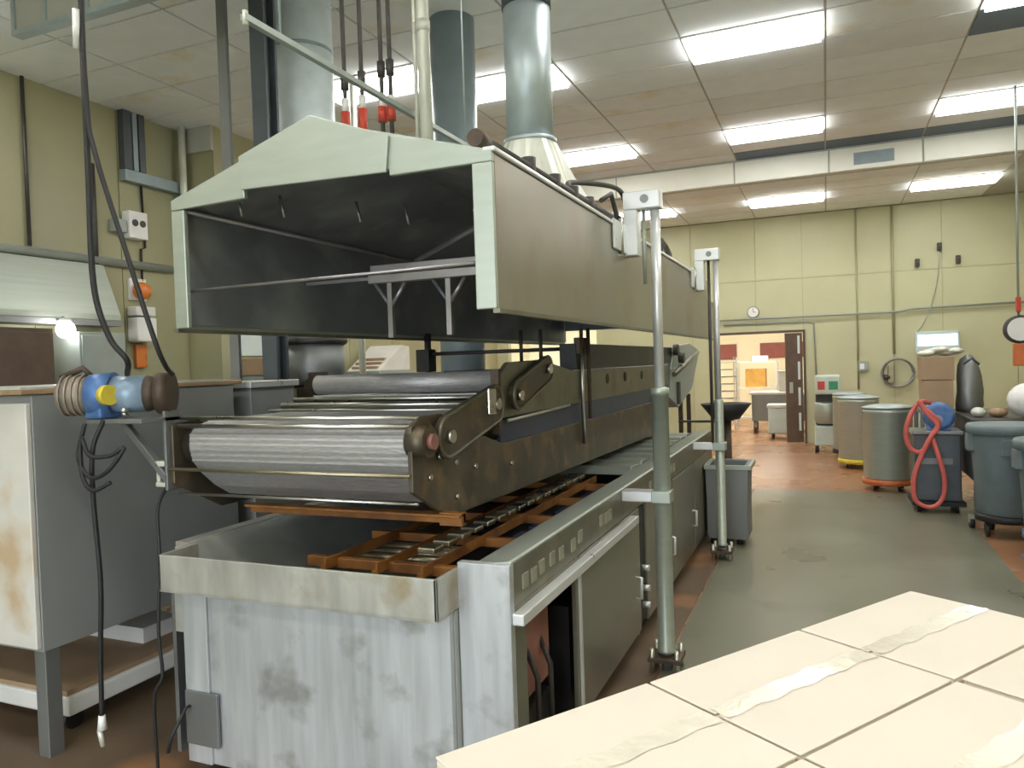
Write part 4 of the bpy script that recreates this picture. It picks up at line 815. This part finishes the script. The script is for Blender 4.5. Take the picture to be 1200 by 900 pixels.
for px in (-1.0, -.7):
    for py in (15.82, 16.12): MB().cyl((px - .02, py, .05), (px + .02, py, .05), .05, 12).build('caster', 'black', t)
for k, (px, pz, l) in enumerate(((-.85, .872, 'white tub on the prep table'), (-.60, .872, 'second white tub on prep table near door leaf'))):
    tt = thing('food_tub', l, 'tub', (px, 17.4, pz)); MB().box(px - .11, px + .11, 17.25, 17.55, pz, pz + .42).build('body', 'white', tt, .02); MB().box(px - .115, px + .115, 17.24, 17.56, pz + .42, pz + .45).build('lid', 'galv', tt, .006)
for px0, px1, l in ((-3.1, -2.2, 'dark red wall panel past doorway beside bakery rack'), (-1.6, -.3, 'dark red wall panel past doorway above the food tubs')):
    o = MB().box(px0, px1, 20.96, 21.0, 1.6, 2.0).build('wall_sign', 'darkred'); tag(o, l, 'panel')
t = thing('pallet_load', 'white wrapped pallet load past the opening under the hood', 'pallet', (-5.3, 17.5, 0)); MB().box(-5.8, -4.7, 17.0, 18.0, .14, 1.75).build('load', 'whiteplastic', t, .03); MB().box(-5.85, -4.65, 16.95, 18.05, 0, .14).build('base', 'wood', t)

# ================================================================== CARTONS IN THE FOREGROUND
BZ, BL, BW, BH = 1.0, .485, .36, .28
P0 = Vector((.200, 2.285)); du_ = Vector((-.563, -.826)).normalized(); dv_ = Vector((.826, -.563)).normalized()
ang = math.atan2(dv_.y, dv_.x)
def make_carton():
    t = thing('carton', 'x', 'carton', (0, 0, 0)); g = .004
    MB().box(-BW / 2 + g, BW / 2 - g, -BL / 2 + g, BL / 2 - g, 0, BH - .004).build('body', 'cartonside', t, .006)
    for s in (-1, 1):
        a, b = sorted((s * .0035, s * (BW / 2 - g)))
        MB().box(a, b, -BL / 2 + g, BL / 2 - g, BH - .004, BH).build('top_flap', 'carton', t, .0018)
    ta = MB(); n = 16; K = 5
    vs = []
    for i in range(n + 1):
        for j in range(K):
            vs.append((-.024 + .048 * j / (K - 1) + .004 * math.sin(i * 1.7), -BL / 2 + .008 + (BL - .016) * i / n, BH + .0016 + .0009 * math.sin(i * 2.1 + j * 1.9)))
    ta.add(vs, [(i * K + j, i * K + j + 1, (i + 1) * K + j + 1, (i + 1) * K + j) for i in range(n) for j in range(K - 1)], True).build('tape_strip', 'tape', t)
    return t
proto = make_carton()
rown = ['end row toward doorway', 'second row from doorway', 'third row from doorway']
coln = ['fryer-side file', 'second file from fryer', 'third file from fryer']
first = True
for r_ in range(3):
    for c_ in range(3):
        p = P0 + du_ * BL * (r_ + .5) + dv_ * BW * (c_ + .5)
        o = proto if first else copy_tree(proto, (0, 0, 0)); first = False
        o.location = (p.x, p.y, BZ - BH); o.rotation_euler.z = ang
        if r_ == 0 and c_ > 0: q = -du_ * .012 * c_; o.location.x += q.x; o.location.y += q.y
        o['label'] = 'taped cream carton on stack top, %s, %s' % (rown[r_], coln[c_]); o['group'] = 'cartons on the foreground stack'
# lower layers carry the top one
lower = thing('carton', 'cream carton in the lower layers of the foreground stack', 'carton', (0, 0, 0), 'lower cartons of the foreground stack')
MB().box(-BW / 2 + .004, BW / 2 - .004, -BL / 2 + .004, BL / 2 - .004, 0, BH).build('body', 'cartonside', lower, .005)
MB().box(-.024, .024, -BL / 2 + .01, BL / 2 - .01, BH, BH + .0006).build('tape_strip', 'tape', lower)
first = True
for lay in (1, 2):
    for r_ in range(3):
        for c_ in range(3):
            if r_ > 0 and c_ == 1: continue
            p = P0 + du_ * BL * (r_ + .5) + dv_ * BW * (c_ + .5)
            o = lower if first else copy_tree(lower, (0, 0, 0)); first = False
            o.location = (p.x, p.y, BZ - BH - lay * (BH + .001)); o.rotation_euler.z = ang
pl = thing('wooden_pallet', 'wooden pallet carrying the stack of cream cartons', 'pallet', (P0.x, P0.y, 0))
cc = P0 + du_ * BL * 1.5 + dv_ * BW * 1.5
Tp = Matrix.Translation((cc.x, cc.y, 0)) @ Matrix.Rotation(ang, 4, 'Z')
ztop = BZ - 3 * BH - .0025
for k in range(3): MB().box(-.56 + .51 * k, -.46 + .51 * k, -.74, .74, 0, ztop - .02, Tp).build('stringer', 'wood', pl)
for k in range(7): MB().box(-.56, .56, -.74 + .225 * k, -.61 + .225 * k, ztop - .02, ztop, Tp).build('deck_board', 'wood', pl)
